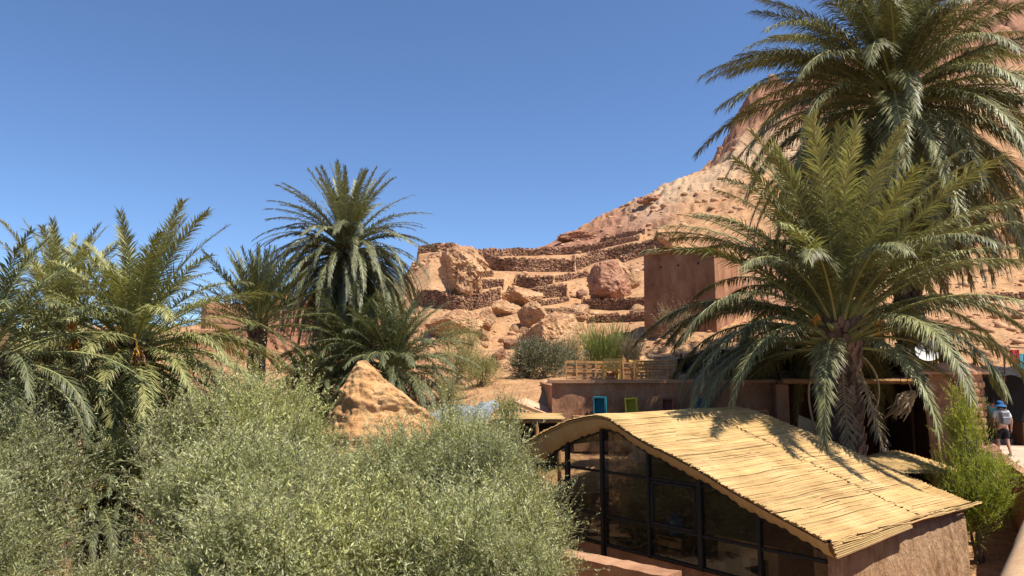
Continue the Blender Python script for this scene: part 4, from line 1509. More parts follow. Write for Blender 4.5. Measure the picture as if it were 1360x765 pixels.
tower()
b1 = P(905, 418, 41)
shrub("dead_bush", (b1.x - .6, b1.y - .9, ground_at(b1.x - .6, b1.y - .9)), .95, b1.z + .9 - ground_at(b1.x, b1.y), "pale leafless bush in front of the tower's shaded face", M["straw"], 500, 8, .1, .018, 401, upb=.5, ln=(.3, .8))

# ------------------------------------------------------------------ the glass-fronted café with the reed roof
CO = P(803, 690, 18.8)
CO = Vector((CO.x, 18.8, 0))
CA, CB = Vector((.60, -.80, 0)), Vector((.80, .60, 0))


def W(s, t, z):
    return CO + CA * s + CB * t + Vector((0, 0, z))


def sz(px, py, t):
    p_ = on_plane(px, py, W(0, t, 0), CB)
    return (p_ - CO).dot(CA), p_.z


TF, TB, TW = -0.38, 5.8, 5.55
FRONT = [sz(x, y, TF) for x, y in [(692, 592), (700, 586), (728, 570), (756, 557), (776, 553), (793, 551), (808, 555), (827, 568), (860, 588), (886, 601), (923, 620), (968, 648), (1009, 670), (1050, 692), (1098, 717)]]
BACK_R = [sz(x, y, TB) for x, y in [(978, 541), (1000, 545), (1020, 553), (1062, 570), (1105, 587), (1130, 598), (1164, 614), (1220, 638), (1290, 667)]]
IR = 5
dsb, dzb = BACK_R[0][0] - FRONT[IR][0], BACK_R[0][1] - FRONT[IR][1]
BACK = [(s + dsb, z + dzb) for s, z in FRONT[:IR]] + BACK_R


def arc_resample(pts, ridge, n1, n2):
    out = []
    for seg, n in ((pts[:ridge + 1], n1), (pts[ridge:], n2)):
        L = [0]
        for a, b in zip(seg[:-1], seg[1:]):
            L.append(L[-1] + math.hypot(b[0] - a[0], b[1] - a[1]))
        t = np.linspace(0, L[-1], n)
        out += list(zip(np.interp(t, L, [p_[0] for p_ in seg]), np.interp(t, L, [p_[1] for p_ in seg])))[(1 if out else 0):]
    return np.array(out)


NL, NR = 210, 470
FP, BP = arc_resample(FRONT, IR, NL, NR), arc_resample(BACK, IR, NL, NR)


def smooth1(a, k):
    p_ = np.pad(a, ((k, k), (0, 0)), mode="edge")
    return np.stack([np.convolve(p_[:, i], np.ones(2 * k + 1) / (2 * k + 1), "valid") for i in range(a.shape[1])], 1)


FP, BP = smooth1(FP, 7), smooth1(BP, 7)
NV = len(FP)


def roof_pt(i, t, lift=0.0):
    i = min(max(i, 0), NV - 1)
    i0 = int(i)
    i1 = min(i0 + 1, NV - 1)
    f = i - i0
    q = (t - TF) / (TB - TF)
    fp = FP[i0] * (1 - f) + FP[i1] * f
    bp = BP[i0] * (1 - f) + BP[i1] * f
    s, z = fp * (1 - q) + bp * q
    wav = 0.018 * float(vnoise(i * .013, t * 1.1, 3)) + 0.002 * float(vnoise(i * .07, t * 1.6, 9))
    return W(s, t, z + wav + lift)


cafe = empty("cafe", W(1, 3, CAFE_Z))
tag(cafe, "low café with a reed-matted gable roof and a black-framed glass front", "building")

# roof deck under the reeds
NT = 12
vs, fs = [], []
steps = list(range(0, NV, 8)) + [NV - 1]
for lift in (-.025, -.085):
    for i in steps:
        for k in range(NT + 1):
            vs.append(roof_pt(i, TF + .05 + (TB - TF - .1) * k / NT, lift))
n1 = len(steps) * (NT + 1)
for b in (0, n1):
    for i in range(len(steps) - 1):
        for k in range(NT):
            q = b + i * (NT + 1) + k
            fs.append((q, q + 1, q + NT + 2, q + NT + 1))
roof = MB().add(vs, fs).build("roof", M["reed_under"], cafe, recalc=False)


def reed_mat(ia, ib, t0f, t1f, seed, step=1.0, lift=0.0):
    rnd = random.Random(seed)
    mb = MB()
    i = ia
    while i < ib:
        a, b = t0f(i) + rnd.gauss(0, .036), t1f(i) + rnd.gauss(0, .04)
        if rnd.random() < .06:
            a += rnd.uniform(-.09, .12)
        n = 9
        r = rnd.uniform(.0092, .0118)
        j = i + rnd.gauss(0, .15)
        tilt = rnd.gauss(0, .3)
        lf = lift + rnd.uniform(-.005, .006) + (.014 if rnd.random() < .05 else 0)
        mb.tube([roof_pt(j + tilt * (k / (n - 1) - .5), a + (b - a) * k / (n - 1), lf + rnd.uniform(-.005, .005)) for k in range(n)], r, n=4, cap=True)
        i += step * rnd.uniform(.82, 1.12)
    return mb


seam = lambda i: 3.55 - .35 * max(0, (i - NL) / NR) + .03 * math.sin(i * .3)
for (ia, ib, f0, f1, sd, lab) in [
    (0, NV - 1, lambda i: TF, lambda i: seam(i) - .045, 1, "front reed mat with a ragged edge over the glass"),
    (0, NV - 1, lambda i: seam(i) + .045, lambda i: TB, 2, "rear reed mat beyond the dark seam"),
]:
    o = reed_mat(ia, ib, f0, f1, sd).build("reed_mat", M["reed"], roof, recalc=False)
    o["kind"] = "stuff"
    o["label"] = lab
# extra loose reeds hanging over the low eave
lo = MB()
rnd = random.Random(8)
for k in range(70):
    t = rnd.uniform(TF, TB - 1.2)
    ln = rnd.uniform(.6, 2.2)
    dz = -rnd.uniform(0.0, .10)
    ex = rnd.uniform(.0, .10)
    pts = [roof_pt(NV - 1, t + ln * j / 4) + CA * ex + Vector((0, 0, dz + .012 * math.sin(j * 2 + k))) for j in range(5)]
    lo.tube(pts, rnd.uniform(.009, .013), n=4)
for k in range(40):
    i = rnd.uniform(60, NV - 6)
    t = rnd.uniform(TF, TB - 2)
    ln = rnd.uniform(.8, 2.0)
    lo.tube([roof_pt(i + rnd.uniform(-1, 1) * j * .5, t + ln * j / 4, .022) for j in range(5)], .010, n=4)
o = lo.build("loose_reeds", M["reed"], roof, recalc=False)
o["kind"] = "stuff"
# flap of matting folded over the eave
fl = MB()
for k in range(26):
    ex, dz = .02 + .012 * (k % 3) + .004 * k, -.012 * k
    fl.tube([roof_pt(NV - 1, TF + .12 + 2.9 * j / 6 + .03 * math.sin(k)) + CA * ex + Vector((0, 0, dz * (1 - .5 * j / 6) - .01)) for j in range(7)], .011, n=4)
o = fl.build("eave_flap", M["reed"], roof, recalc=False)
o["kind"] = "stuff"

# burlap edging under the gable
hang = lambda i: .34 + .30 * max(0, 1 - i / NL) + .015 * math.sin(i * .05)
vs, fs = [], []
ii = list(range(0, NV, 4))
for i in ii:
    p_ = roof_pt(i, TF + .06, -.03)
    nzz = .02 * math.sin(i * .35) + .015 * math.sin(i * .13)
    vs += [p_, p_ + CB * (.10 + nzz) + Vector((0, 0, -hang(i) * .55)), p_ + CB * (.27 + nzz) + Vector((0, 0, -hang(i))), p_ + CB * .30 + Vector((0, 0, -hang(i) * .98))]
for j in range(len(ii) - 1):
    for k in range(3):
        fs.append((j * 4 + k, j * 4 + k + 1, j * 4 + k + 5, j * 4 + k + 4))
MB().add(vs, fs).build("cloth_edging", M["burlap"], cafe, smooth=True, recalc=False)

SF = FP[:, 0]
ZF = FP[:, 1]


def roof_z(s):
    i = float(np.interp(s, SF, np.arange(NV)))
    return float(np.interp(s, SF, ZF)) - hang(i) + .02


S_END = float(SF[-1]) - .12
S_LEFT = float(SF[0]) + .12
POSTS = [(755, .12), (803, .09), (863, .075), (930, .12), (1008, .07)]
PS = [(sz(px, 660, 0)[0], w) for px, w in POSTS]
SILL = 1.99
rails = [SILL, 2.66, 3.70]
floor_z = CAFE_Z
# dado wall below the glass
d = MB()
d.box(W((S_LEFT + S_END) / 2, .14, (floor_z - .3 + SILL - .06) / 2), (S_END - S_LEFT, .26, SILL - .06 - floor_z + .3), rot=Matrix((CA, CB, Vector((0, 0, 1)))).transposed())
d.build("dado_wall", M["adobe_dark"], cafe)
RC = Matrix((CA, CB, Vector((0, 0, 1)))).transposed()
edges_s = [S_LEFT] + [s for s, _ in PS] + [S_END - .06]
for k, (s, w) in enumerate(PS):
    zt = roof_z(s)
    m_ = MB()
    zb = SILL - .05 if k not in (1,) else floor_z
    m_.box(W(s, -.02 if k != 1 else -.06, (zb + zt) / 2), (w, .09, zt - zb), rot=RC)
    m_.build("post", M["black"], cafe)
m_ = MB()
m_.box(W(S_LEFT + .04, -.02, (SILL + roof_z(S_LEFT + .05)) / 2), (.08, .09, roof_z(S_LEFT + .05) - SILL), rot=RC)
m_.build("post", M["black"], cafe)
# gable frame following the roof
tf = MB()
sl = np.linspace(S_LEFT, S_END - .05, 40)
for a, b in zip(sl[:-1], sl[1:]):
    tf.bar(W(a, -.015, roof_z(a) - .03), W(b, -.015, roof_z(b) - .03), .085, .085)
tf.build("gable_frame", M["black"], cafe)
for j, z in enumerate(rails):
    for a, b, wl, wr in zip(edges_s[:-1], edges_s[1:], [.08] + [w for _, w in PS], [w for _, w in PS] + [.05]):
        a2, b2 = a + wl / 2, b - wr / 2
        sm = np.linspace(a2, b2, 30)
        ok = [s for s in sm if roof_z(s) - .06 > z]
        if len(ok) < 3:
            continue
        th = .055 if z != 2.66 else .06
        m_ = MB()
        m_.box(W((ok[0] + ok[-1]) / 2, -.012, z), (ok[-1] - ok[0], .07, th), rot=RC)
        m_.build("rail", M["black"], cafe)
# panes
for bi, (a, b, wl, wr) in enumerate(zip(edges_s[:-1], edges_s[1:], [.08] + [w for _, w in PS], [w for _, w in PS] + [.05])):
    a2, b2 = a + wl / 2 + .002, b - wr / 2 - .002
    for z0, z1 in zip(rails, rails[1:] + [9]):
        sm = np.linspace(a2, b2, 12)
        tp = [min(z1 - .03, roof_z(s) - .06) for s in sm]
        vs, okk = [], []
        for s, zt in zip(sm, tp):
            if zt > z0 + .06:
                okk.append((s, zt))
        if len(okk) < 2:
            continue
        n = len(okk)
        vs = [W(s, 0.0, z0 + .03) for s, _ in okk] + [W(s, 0.0, zt) for s, zt in okk] + [W(s, .008, z0 + .03) for s, _ in okk] + [W(s, .008, zt) for s, zt in okk]
        fs = [(i, i + 1, n + i + 1, n + i) for i in range(n - 1)]
        MB().add(vs[:2 * n], fs).build("pane", M["glass"], cafe, recalc=False)
    if bi == 3:      # opening casement
        z0, z1 = 2.70, min(3.66, roof_z(b2) - .10)
        m_ = MB()
        for (p0, p1) in ((W(a2 + .04, -.03, z0), W(a2 + .04, -.03, z1)), (W(b2 - .04, -.03, z0), W(b2 - .04, -.03, z1))):
            m_.bar(p0, p1, .07, .06)
        m_.box(W((a2 + b2) / 2, -.032, z0 + .03), (b2 - a2 - .15, .06, .06), rot=RC)
        m_.box(W((a2 + b2) / 2, -.032, z1 - .03), (b2 - a2 - .15, .06, .06), rot=RC)
        m_.build("casement", M["black"], cafe)
# side wall below the eave, rear and left walls, floor
sw = MB()
nseg, nz = 40, 14
vs, fs = [], []
for i in range(nseg + 1):
    t = .0 + (TW) * i / nseg
    ztop = roof_pt(NV - 1, t).z - .10
    for k in range(nz + 1):
        z = floor_z - 1.2 + (ztop - floor_z + 1.2) * k / nz
        bulge = .045 * float(vnoise(t * 2.2, z * .5, 4)) + .02 * float(vnoise(t * 7, z * 1.2, 6)) - (.05 if k == nz else 0)
        vs.append(W(S_END + .02 + bulge - .035 * (z - floor_z), t, z))
for i in range(nseg):
    for k in range(nz):
        q = i * (nz + 1) + k
        fs.append((q, q + nz + 1, q + nz + 2, q + 1))
sw.add(vs, fs)
b = MB()
zr = roof_pt(NV - 1, 2).z - .15
sw.box(W(S_END - .22, TW / 2, (floor_z - 1 + zr) / 2), (.3, TW - .02, zr - floor_z + 1), rot=RC)
sw.build("side_wall", M["adobe_streak"], cafe, recalc=False)
bw = MB()
bs_ = np.linspace(float(BP[0, 0]) + .1, float(BP[-1, 0]) - .35, 26)
bz_ = np.interp(bs_, BP[:, 0], BP[:, 1]) - .16
bv, bf = [], []
for s0, z0 in zip(bs_, bz_):
    bv += [W(s0, TW - .12, floor_z), W(s0, TW - .12, z0), W(s0, TW + .12, z0), W(s0, TW + .12, floor_z)]
for i in range(len(bs_) - 1):
    q = i * 4
    bf += [(q, q + 4, q + 5, q + 1), (q + 1, q + 5, q + 6, q + 2), (q + 2, q + 6, q + 7, q + 3)]
bw.add(bv, bf)
bw.box(W(S_LEFT + .05, TW / 2, (floor_z + 2.7) / 2), (.25, TW - .3, 2.7 - floor_z), rot=RC)
bw.build("rear_wall", M["adobe_pale"], cafe)
fl_ = MB()
fl_.box(W((S_LEFT + S_END) / 2, TW / 2 + .1, floor_z - .06), (S_END - S_LEFT - .5, TW - .3, .12), rot=RC)
fl_.build("floor", M["adobe_pale"], cafe)


def inside_table(s, t, label, mat="wood", w=.9, group=None):
    r = empty("wooden_table", W(s, t, floor_z))
    tag(r, label, "table", group)
    m_ = MB()
    m_.box(W(s, t, floor_z + .73), (w, .7, .05), rot=RC, bev=.01)
    m_.build("table_top", M[mat], r)
    for a in (-1, 1):
        for b in (-1, 1):
            m_ = MB()
            m_.box(W(s + a * (w / 2 - .06), t + b * .28, floor_z + .35), (.06, .06, .70), rot=RC)
            m_.build("leg", M[mat], r)


def inside_chair(s, t, turn, label, mat="wood", z=None, at=None, group="chairs inside the café"):
    z = floor_z if z is None else z
    c = at if at is not None else W(s, t, z)
    r = empty("wooden_chair", c)
    tag(r, label, "chair", group)
    ca = Matrix.Rotation(turn, 3, "Z")
    p_ = lambda x, y, h: c + ca @ Vector((x, y, 0)) + Vector((0, 0, h))
    m_ = MB()
    m_.box(p_(0, 0, .45), (.42, .42, .04), rot=ca, bev=.008)
    m_.build("seat", M[mat], r)
    for x in (-1, 1):
        for y in (-1, 1):
            m_ = MB()
            m_.box(p_(x * .18, y * .18, .215), (.045, .045, .43), rot=ca)
            m_.build("leg", M[mat], r)
    m_ = MB()
    for x in (-1, 1):
        m_.box(p_(x * .18, .2, .70), (.04, .035, .46), rot=ca)
    for h in (.62, .76, .90):
        m_.box(p_(0, .2, h), (.33, .02, .07), rot=ca)
    m_.build("backrest", M[mat], r)


inside_table(-.6, 1.6, "pale wooden table behind the left panes of the café")
inside_table(1.5, 2.6, "pale wooden table in the middle of the café", w=1.1)
inside_chair(-.6, 1.0, .5, "wooden chair in front of the left café table")
inside_chair(.35, 1.7, -1.2, "wooden chair right of the left café table")
inside_chair(2.4, 2.5, 1.4, "wooden chair right of the middle café table")
# blue barrel on a wooden crate
c = W(1.62, .75, floor_z)
r = empty("wooden_crate", c)
tag(r, "slatted wooden crate carrying the blue water can behind the casement", "crate")
for h in (.12, .34, .56, .78):
    for sgn in (-1, 1):
        m_ = MB()
        m_.box(W(1.62, .75 + sgn * .26, floor_z + h), (.7, .03, .15), rot=RC)
        m_.build("slat", M["wood"], r)
m_ = MB()
for a in (-1, 1):
    m_.box(W(1.62 + a * .335, .75, floor_z + .45), (.03, .49, .9), rot=RC)
m_.box(W(1.62, .75, floor_z + .92), (.74, .58, .04), rot=RC)
m_.build("crate_frame", M["wood"], r)
m_ = MB()
m_.lathe([(0, 0), (.19, 0), (.22, .03), (.22, .16), (.205, .18), (.22, .2), (.22, .36), (.19, .42), (.07, .46), (.07, .52), (0, .52)], W(1.62, .75, floor_z + .94), 20)
o = m_.build("water_can", M["blue"], None, smooth=True)
tag(o, "blue water can on a wooden crate behind the café glass", "water can")
# counter with two dark openings
r = empty("counter", W(3.55, .95, floor_z))
tag(r, "pale wooden counter with two dark openings behind the right panes", "counter")
m_ = MB()
m_.box(W(3.55, .95, floor_z + .55), (1.5, .5, 1.1), rot=RC, bev=.01)
m_.build("cabinet", M["wood_pale"], r)
for s in (3.23, 3.85):
    m_ = MB()
    m_.box(W(s, .695, floor_z + .62), (.42, .02, .42), rot=RC)
    m_.build("opening", M["dark_cloth"], r)
m_ = MB()
m_.box(W(3.55, .95, floor_z + 1.12), (1.62, .58, .04), rot=RC, bev=.01)
m_.build("counter_top", M["wood"], r)

# low wall in front of the glass
mb = MB()
q0, q1 = P(735, 735, 14.9), P(885, 778, 13.2)
wavy_wall(mb, (q0.x, q0.y), (q1.x, q1.y), .5, .3, q0.z, 18, .01)
o = mb.build("low_wall", M["adobe"])
tag(o, "low sunlit earth wall in front of the café glass at the bottom edge", "wall")
# yard between
yv = MB()
yv.box((5.5, 17.5, CAFE_Z - .55), (16, 16, .7), rz=-.1)
o = yv.build("yard", M["ground"])
tag(o, "bare earth yard around the café", None, None, "structure")

# ------------------------------------------------------------------ terrace building behind the café
TY0 = 25.2
tb = empty("terrace_building", (4.5, TY0, 1.5))
tag(tb, "flat-roofed red adobe terrace building behind the café roof", "building")
xl = P(733, 520, TY0).x
xr = P(1030, 520, TY0).x
zt = zp(508, TY0)
mb = MB()
nx, nz = 60, 10
vs, fs = [], []
for i in range(nx + 1):
    x = xl + (xr - xl) * i / nx
    for k in range(nz + 1):
        z = 1.5 + (zt - 1.5) * k / nz
        vs.append((x, TY0 + .03 * float(vnoise(x * 1.5, z * .7, 2)) + .03 * float(vnoise(x * 4, z * 2, 12)) + .05 * (zt - z) * -.3, z))
for i in range(nx):
    for k in range(nz):
        q = i * (nz + 1) + k
        fs.append((q, q + nz + 1, q + nz + 2, q + 1))
mb.add(vs, fs)
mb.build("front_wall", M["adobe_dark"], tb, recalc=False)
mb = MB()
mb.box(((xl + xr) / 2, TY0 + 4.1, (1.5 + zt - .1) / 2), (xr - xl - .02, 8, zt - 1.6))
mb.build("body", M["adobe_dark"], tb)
mb = MB()
wavy_wall(mb, (xl - .12, TY0 - .12), (xr, TY0 - .1), .5, zt - .02, zt + .09, 30, .012)
mb.build("coping", M["adobe"], tb)
# coloured open boxes against the wall
def wall_box(px, py, w, h, tilt, mat, label):
    c = P(px, py, TY0 - .32)
    r = empty("open_box", (c.x, c.y, c.z - h / 2))
    tag(r, label, "box", "coloured open boxes along the terrace wall")
    R = Matrix.Rotation(-.25, 3, "Z") @ Matrix.Rotation(tilt, 3, "Y")
    th, dp = .05, .34
    p_ = lambda x, y, z: c + R @ Vector((x, y, z))
    for nm, cc, s in (("side_board", (-w / 2 + th / 2, 0, 0), (th, dp, h)), ("side_board", (w / 2 - th / 2, 0, 0), (th, dp, h)),
                      ("top_board", (0, 0, h / 2 - th / 2), (w - 2 * th - .004, dp, th)), ("bottom_board", (0, 0, -h / 2 + th / 2), (w - 2 * th - .004, dp, th)),
                      ("back_board", (0, dp / 2 - .012, 0), (w - 2 * th - .004, .02, h - 2 * th - .004))):
        m_ = MB()
        m_.box(p_(*cc), s, rot=R)
        m_.build(nm, M[mat], r)


wall_box(797, 539, .42, .60, 0.0, "teal", "teal open box at the left of the row against the terrace wall")
wall_box(839, 540, .40, .58, -.06, "yellow", "yellow open box leaning slightly against the terrace wall")
wall_box(887, 539, .40, .52, 0.0, "rust", "brick-red open box against the terrace wall under a frond tip")
wall_box(934, 539, .42, .50, 0.0, "blue", "blue open box at the right of the row against the terrace wall")
lg = MB()
xa, xb = P(760, 550, TY0).x, P(985, 550, TY0).x
lg.box(((xa + xb) / 2, TY0 - .3, zp(556, TY0) - .45), (xb - xa, .52, 1.12))
lg.build("ledge", M["adobe_dark"], tb)

# wooden slat fence and pallet furniture on the terrace
def slat_fence(px0, px1, top, bot, Y, label, rows, mat, seed, vert=6):
    rnd = random.Random(seed)
    a, b = P(px0, bot, Y), P(px1, bot, Y)
    zt_, zb_ = zp(top, Y), zt + .07
    r = empty("slat_fence", (a.x, Y, zb_))
    tag(r, label, "fence")
    for k in range(rows):
        z = zb_ + (zt_ - zb_) * (k + .6) / rows
        x = a.x
        while x < b.x - .2:
            x2 = min(b.x, x + rnd.uniform(.9, 1.7))
            m_ = MB()
            m_.bar((x, Y + rnd.uniform(-.03, .03), z + rnd.uniform(-.035, .035)), (x2 - .02, Y + rnd.uniform(-.03, .03), z + rnd.uniform(-.035, .035)), .03, rnd.uniform(.05, .085))
            m_.build("slat", M[mat], r)
            x = x2
    for k in range(vert):
        x = a.x + (b.x - a.x) * (k + rnd.uniform(-.15, .15)) / (vert - 1)
        m_ = MB()
        m_.bar((x, Y - .045, zb_), (x + rnd.uniform(-.05, .05), Y - .045, zt_ + rnd.uniform(-.02, .05)), .055, .05)
        m_.build("fence_post", M[mat], r)


slat_fence(752, 842, 480, 506, TY0 + .55, "rustic wooden slat fence on the terrace left of the palm fronds", 7, "wood", 3, 8)
slat_fence(846, 900, 478, 506, TY0 + .75, "brown wooden slat fence half covered by palm frond tips", 7, "wood", 4, 5)


def pallet_chair(px, Y, turn, label, mat="wood_yellow"):
    c = P(px, 500, Y)
    z = zt + .02
    c.z = z
    r = empty("pallet_chair", c)
    tag(r, label, "chair", "pallet chairs on the terrace")
    R = Matrix.Rotation(turn, 3, "Z")
    p_ = lambda x, y, h: c + R @ Vector((x, y, 0)) + Vector((0, 0, h))
    for k in range(4):
        m_ = MB()
        m_.box(p_(0, -.22 + k * .14, .36), (.6, .11, .025), rot=R)
        m_.build("slat", M[mat], r)
    for k in range(3):
        m_ = MB()
        m_.box(p_(0, .30 + .03 * k, .46 + k * .13), (.6, .025, .10), rot=R)
        m_.build("slat", M[mat], r)
    m_ = MB()
    for x in (-1, 1):
        for y in (-.24, .29):
            m_.box(p_(x * .27, y, .17), (.06, .06, .34), rot=R)
        m_.box(p_(x * .27, .33, .55), (.05, .04, .4), rot=R)
        m_.box(p_(x * .27, .0, .56), (.07, .6, .03), rot=R)
        m_.box(p_(x * .27, -.25, .45), (.05, .05, .2), rot=R)
    m_.build("chair_frame", M[mat], r)


pallet_chair(812, TY0 + .3, 3.1, "yellow pallet chair seen from behind on the terrace")
pallet_chair(852, TY0 + 1.7, .4, "yellow pallet chair beside the frond tips on the terrace")
inside_chair(0, 0, 2.6, "reddish wooden chair on the terrace in the palm's shade", "wood", at=Vector((P(985, 500, TY0 + .5).x, TY0 + .5, zt + .02)), group="chairs on the terrace")
inside_chair(0, 0, .3, "wooden chair farther back in the terrace's shade", "wood", at=Vector((P(945, 500, TY0 + 1.1).x, TY0 + 1.1, zt + .02)), group="chairs on the terrace")

# dark awning over the right part of the terrace
aw = empty("awning", (P(1080, 480, 28).x, 28, 2.0))
tag(aw, "dark cloth awning on wooden posts over the terrace behind the nearest palm", "awning")
x0, x1 = P(925, 460, 28).x, P(1255, 460, 28).x
za = zp(472, 26.5)
m_ = MB()
nx = 24
vs, fs = [], []
for i in range(nx + 1):
    for j in range(7):
        x, y = x0 + (x1 - x0) * i / nx, TY0 + .9 + 5.2 * j / 6
        sag = -.10 * math.sin(math.pi * ((i * 4 / nx) % 1)) - .06 * math.sin(math.pi * j / 6)
        vs.append((x, y, za + .25 - .05 * j + sag))
for i in range(nx):
    for j in range(6):
        q = i * 7 + j
        fs.append((q, q + 1, q + 8, q + 7))
m_.add(vs, fs).build("canopy", M["dark_cloth"], aw, recalc=False)
for i in range(5):
    for y in (TY0 + .95, TY0 + 6):
        m_ = MB()
        x = x0 + .1 + (x1 - x0 - .2) * i / 4
        m_.tube([(x, y, 2.0), (x + .03, y, za + .2)], .05, n=8)
        m_.build("pole", M["wood_dark"], aw)
m_ = MB()
m_.box(((x0 + x1) / 2, TY0 + 6.1, (2 + za) / 2), (x1 - x0, .08, za - 2))
m_.build("back_cloth", M["dark_cloth"], aw)

# shaded shelter right of the terrace: roof beam, posts, dark room
sh = empty("shaded_shelter", (11.5, 25, 1.5))
tag(sh, "low flat-roofed shelter with a black open front behind the palm trunk", "building")
sx0, sx1 = xr + .02, P(1262, 520, 24.6).x
zs = zp(505, 24.6)
m_ = MB()
m_.box(((sx0 + sx1) / 2, 26.9, zs - .06), (sx1 - sx0, 4.6, .12))
m_.build("roof_slab", M["adobe"], sh)
x = sx0
while x < sx1 - .3:
    m_ = MB()
    x2 = min(sx1, x + 1.9)
    m_.tube([(x, 24.55, zs - .03 + random.uniform(-.02, .02)), (x2 - .03, 24.55, zs - .03 + random.uniform(-.02, .02))], .085, n=8)
    m_.build("roof_beam", M["wood"], sh)
    x = x2
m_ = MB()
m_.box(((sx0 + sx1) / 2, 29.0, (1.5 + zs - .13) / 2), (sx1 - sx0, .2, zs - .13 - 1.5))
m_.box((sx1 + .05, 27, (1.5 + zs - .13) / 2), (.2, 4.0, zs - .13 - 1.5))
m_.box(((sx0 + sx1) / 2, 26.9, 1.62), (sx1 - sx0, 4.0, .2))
m_.build("shade_dark_interior", M["wood_dark"], sh)  # dark colour on walls and floor stands in for the room's deep shade
for (px0, px1) in ((1030, 1047),):
    a, b = P(px0, 540, 24.9).x, P(px1, 540, 24.9).x
    m_ = MB()
    m_.box(((a + b) / 2, 24.95, (1.3 + zs - .13) / 2), (b - a, .3, zs - .13 - 1.3), bev=.02)
    m_.build("pier", M["adobe_dark"], sh)
inside_chair(0, 0, .4, "pale wooden chair in the dark opening left of the palm trunk", "wood", at=Vector((P(1020, 560, 23.7).x, 23.7, zp(585, 23.7))), group="chairs on the terrace")
# platform that this chair stands on
m_ = MB()
m_.box((P(1030, 560, 23.8).x, 23.95, (1.2 + zp(585, 23.7)) / 2 - .01), (2.6, 1.2, zp(585, 23.7) - 1.2))
m_.build("platform", M["adobe_dark"], sh)

# leaning poles
for (pa, pb, Y, lab) in [((1226, 512), (1243, 640), 21.6, "left of two leaning bare wooden poles in front of the dark shelter"), ((1236, 520), (1252, 645), 21.4, "right of two leaning bare wooden poles in front of the dark shelter")]:
    a, b = P(*pa, Y + .5), P(*pb, Y)
    m_ = MB()
    m_.tube([b + (b - a) * .25, (a + b) / 2 + Vector((.03, 0, 0)), a], [.065, .055, .045], n=8)
    o = m_.build("leaning_pole", M["wood"], smooth=True)
    tag(o, lab, "pole", "leaning poles")

# hanging dead frond sheath, brown
c = P(1201, 535, 22)
m_ = MB()
rnd = random.Random(4)
for k in range(40):
    a = c + Vector((.25 + rnd.gauss(0, .06), rnd.gauss(0, .06), .28 + rnd.gauss(0, .05)))
    e = c + Vector((-.25 + rnd.gauss(0, .13), rnd.gauss(0, .12), -.3 + rnd.gauss(0, .12)))
    m_.tube([a, (a + e) / 2 + Vector((rnd.gauss(0, .07), rnd.gauss(0, .05), rnd.gauss(0, .07))), e], [.02, .045, .01], n=4)
m_.tube([c + Vector((.25, 0, .28)), c + Vector((.28, .6, 1.2)), (c.x + .3, 24.5, zs)], .012, n=4)
o = m_.build("dry_bundle", M["rachis_dry"])
tag(o, "brown bundle of dry palm fibre hanging in front of the dark opening", "dry bundle")

# pale board leaning by the trunk
c = P(1076, 570, 23.4)
m_ = MB()
m_.box(c, (.85, .03, .62), rot=Matrix.Rotation(.3, 3, "Z") @ Matrix.Rotation(-.35, 3, "X") @ Matrix.Rotation(.4, 3, "Y"), bev=.006)
m_.tube([c + Vector((-.2, .15, -.2)), (c.x - .25, c.y + .2, 1.2)], .03, n=6)
o = m_.build("leaning_board", M["wood_pale"])
tag(o, "pale board leaning in the shade left of the scaly palm trunk", "board")

# satellite dish on the shelter roof
c = P(1233, 468, 24.7)
r = empty("satellite_dish", (c.x, c.y, zs))
tag(r, "grey satellite dish on the shelter roof, speckled with frond shade", "satellite dish")
Rd = Matrix.Rotation(-.5, 3, "Z") @ Matrix.Rotation(rad(62), 3, "X")
m_ = MB()
prof = [(q * .38, .13 * q * q) for q in (0.02, .2, .4, .6, .8, 1.0)] + [(.395, .135), (.38, .11), (.25, .04), (.02, -.02)]
tmp = MB().lathe(prof, (0, 0, 0), 28)
m_.add([c + Rd @ Vector(v) for v in tmp.v], tmp.f)
m_.build("reflector", M["dish"], r, smooth=True)
m_ = MB()
m_.tube([c + Rd @ Vector((0, 0, -.02)), c + Vector((.02, .28, -.25)), (c.x, c.y + .25, zs)], .03, n=8)
m_.build("mast", M["black"], r)
m_ = MB()
m_.tube([c + Rd @ Vector((0, .42, .15)), c + Rd @ Vector((0, .1, .55))], .014, n=6)
m_.box(c + Rd @ Vector((0, .1, .57)), (.07, .07, .12), rot=Rd)
m_.build("feed_arm", M["black"], r)
# wooden crate on the wall
c = P(1259, 474, 24.0)
r = empty("wire_crate", (c.x, c.y, c.z - .3))
tag(r, "small brick-coloured open crate with one shelf on the wall beside the dish", "crate")
Rk = Matrix.Rotation(.1, 3, "Z")
for nm, cc, s in (("side_board", (-.2, 0, 0), (.03, .3, .6)), ("side_board", (.2, 0, 0), (.03, .3, .6)), ("shelf", (0, 0, .285), (.365, .3, .03)), ("shelf", (0, 0, 0), (.365, .28, .03)),
                  ("shelf", (0, 0, -.285), (.365, .3, .03)), ("back_board", (0, .14, 0), (.365, .015, .53))):
    m_ = MB()
    m_.box(c + Rk @ Vector(cc), s, rot=Rk)
    m_.build(nm, M["rubble"] if nm == "shelf" else M["adobe"], r)

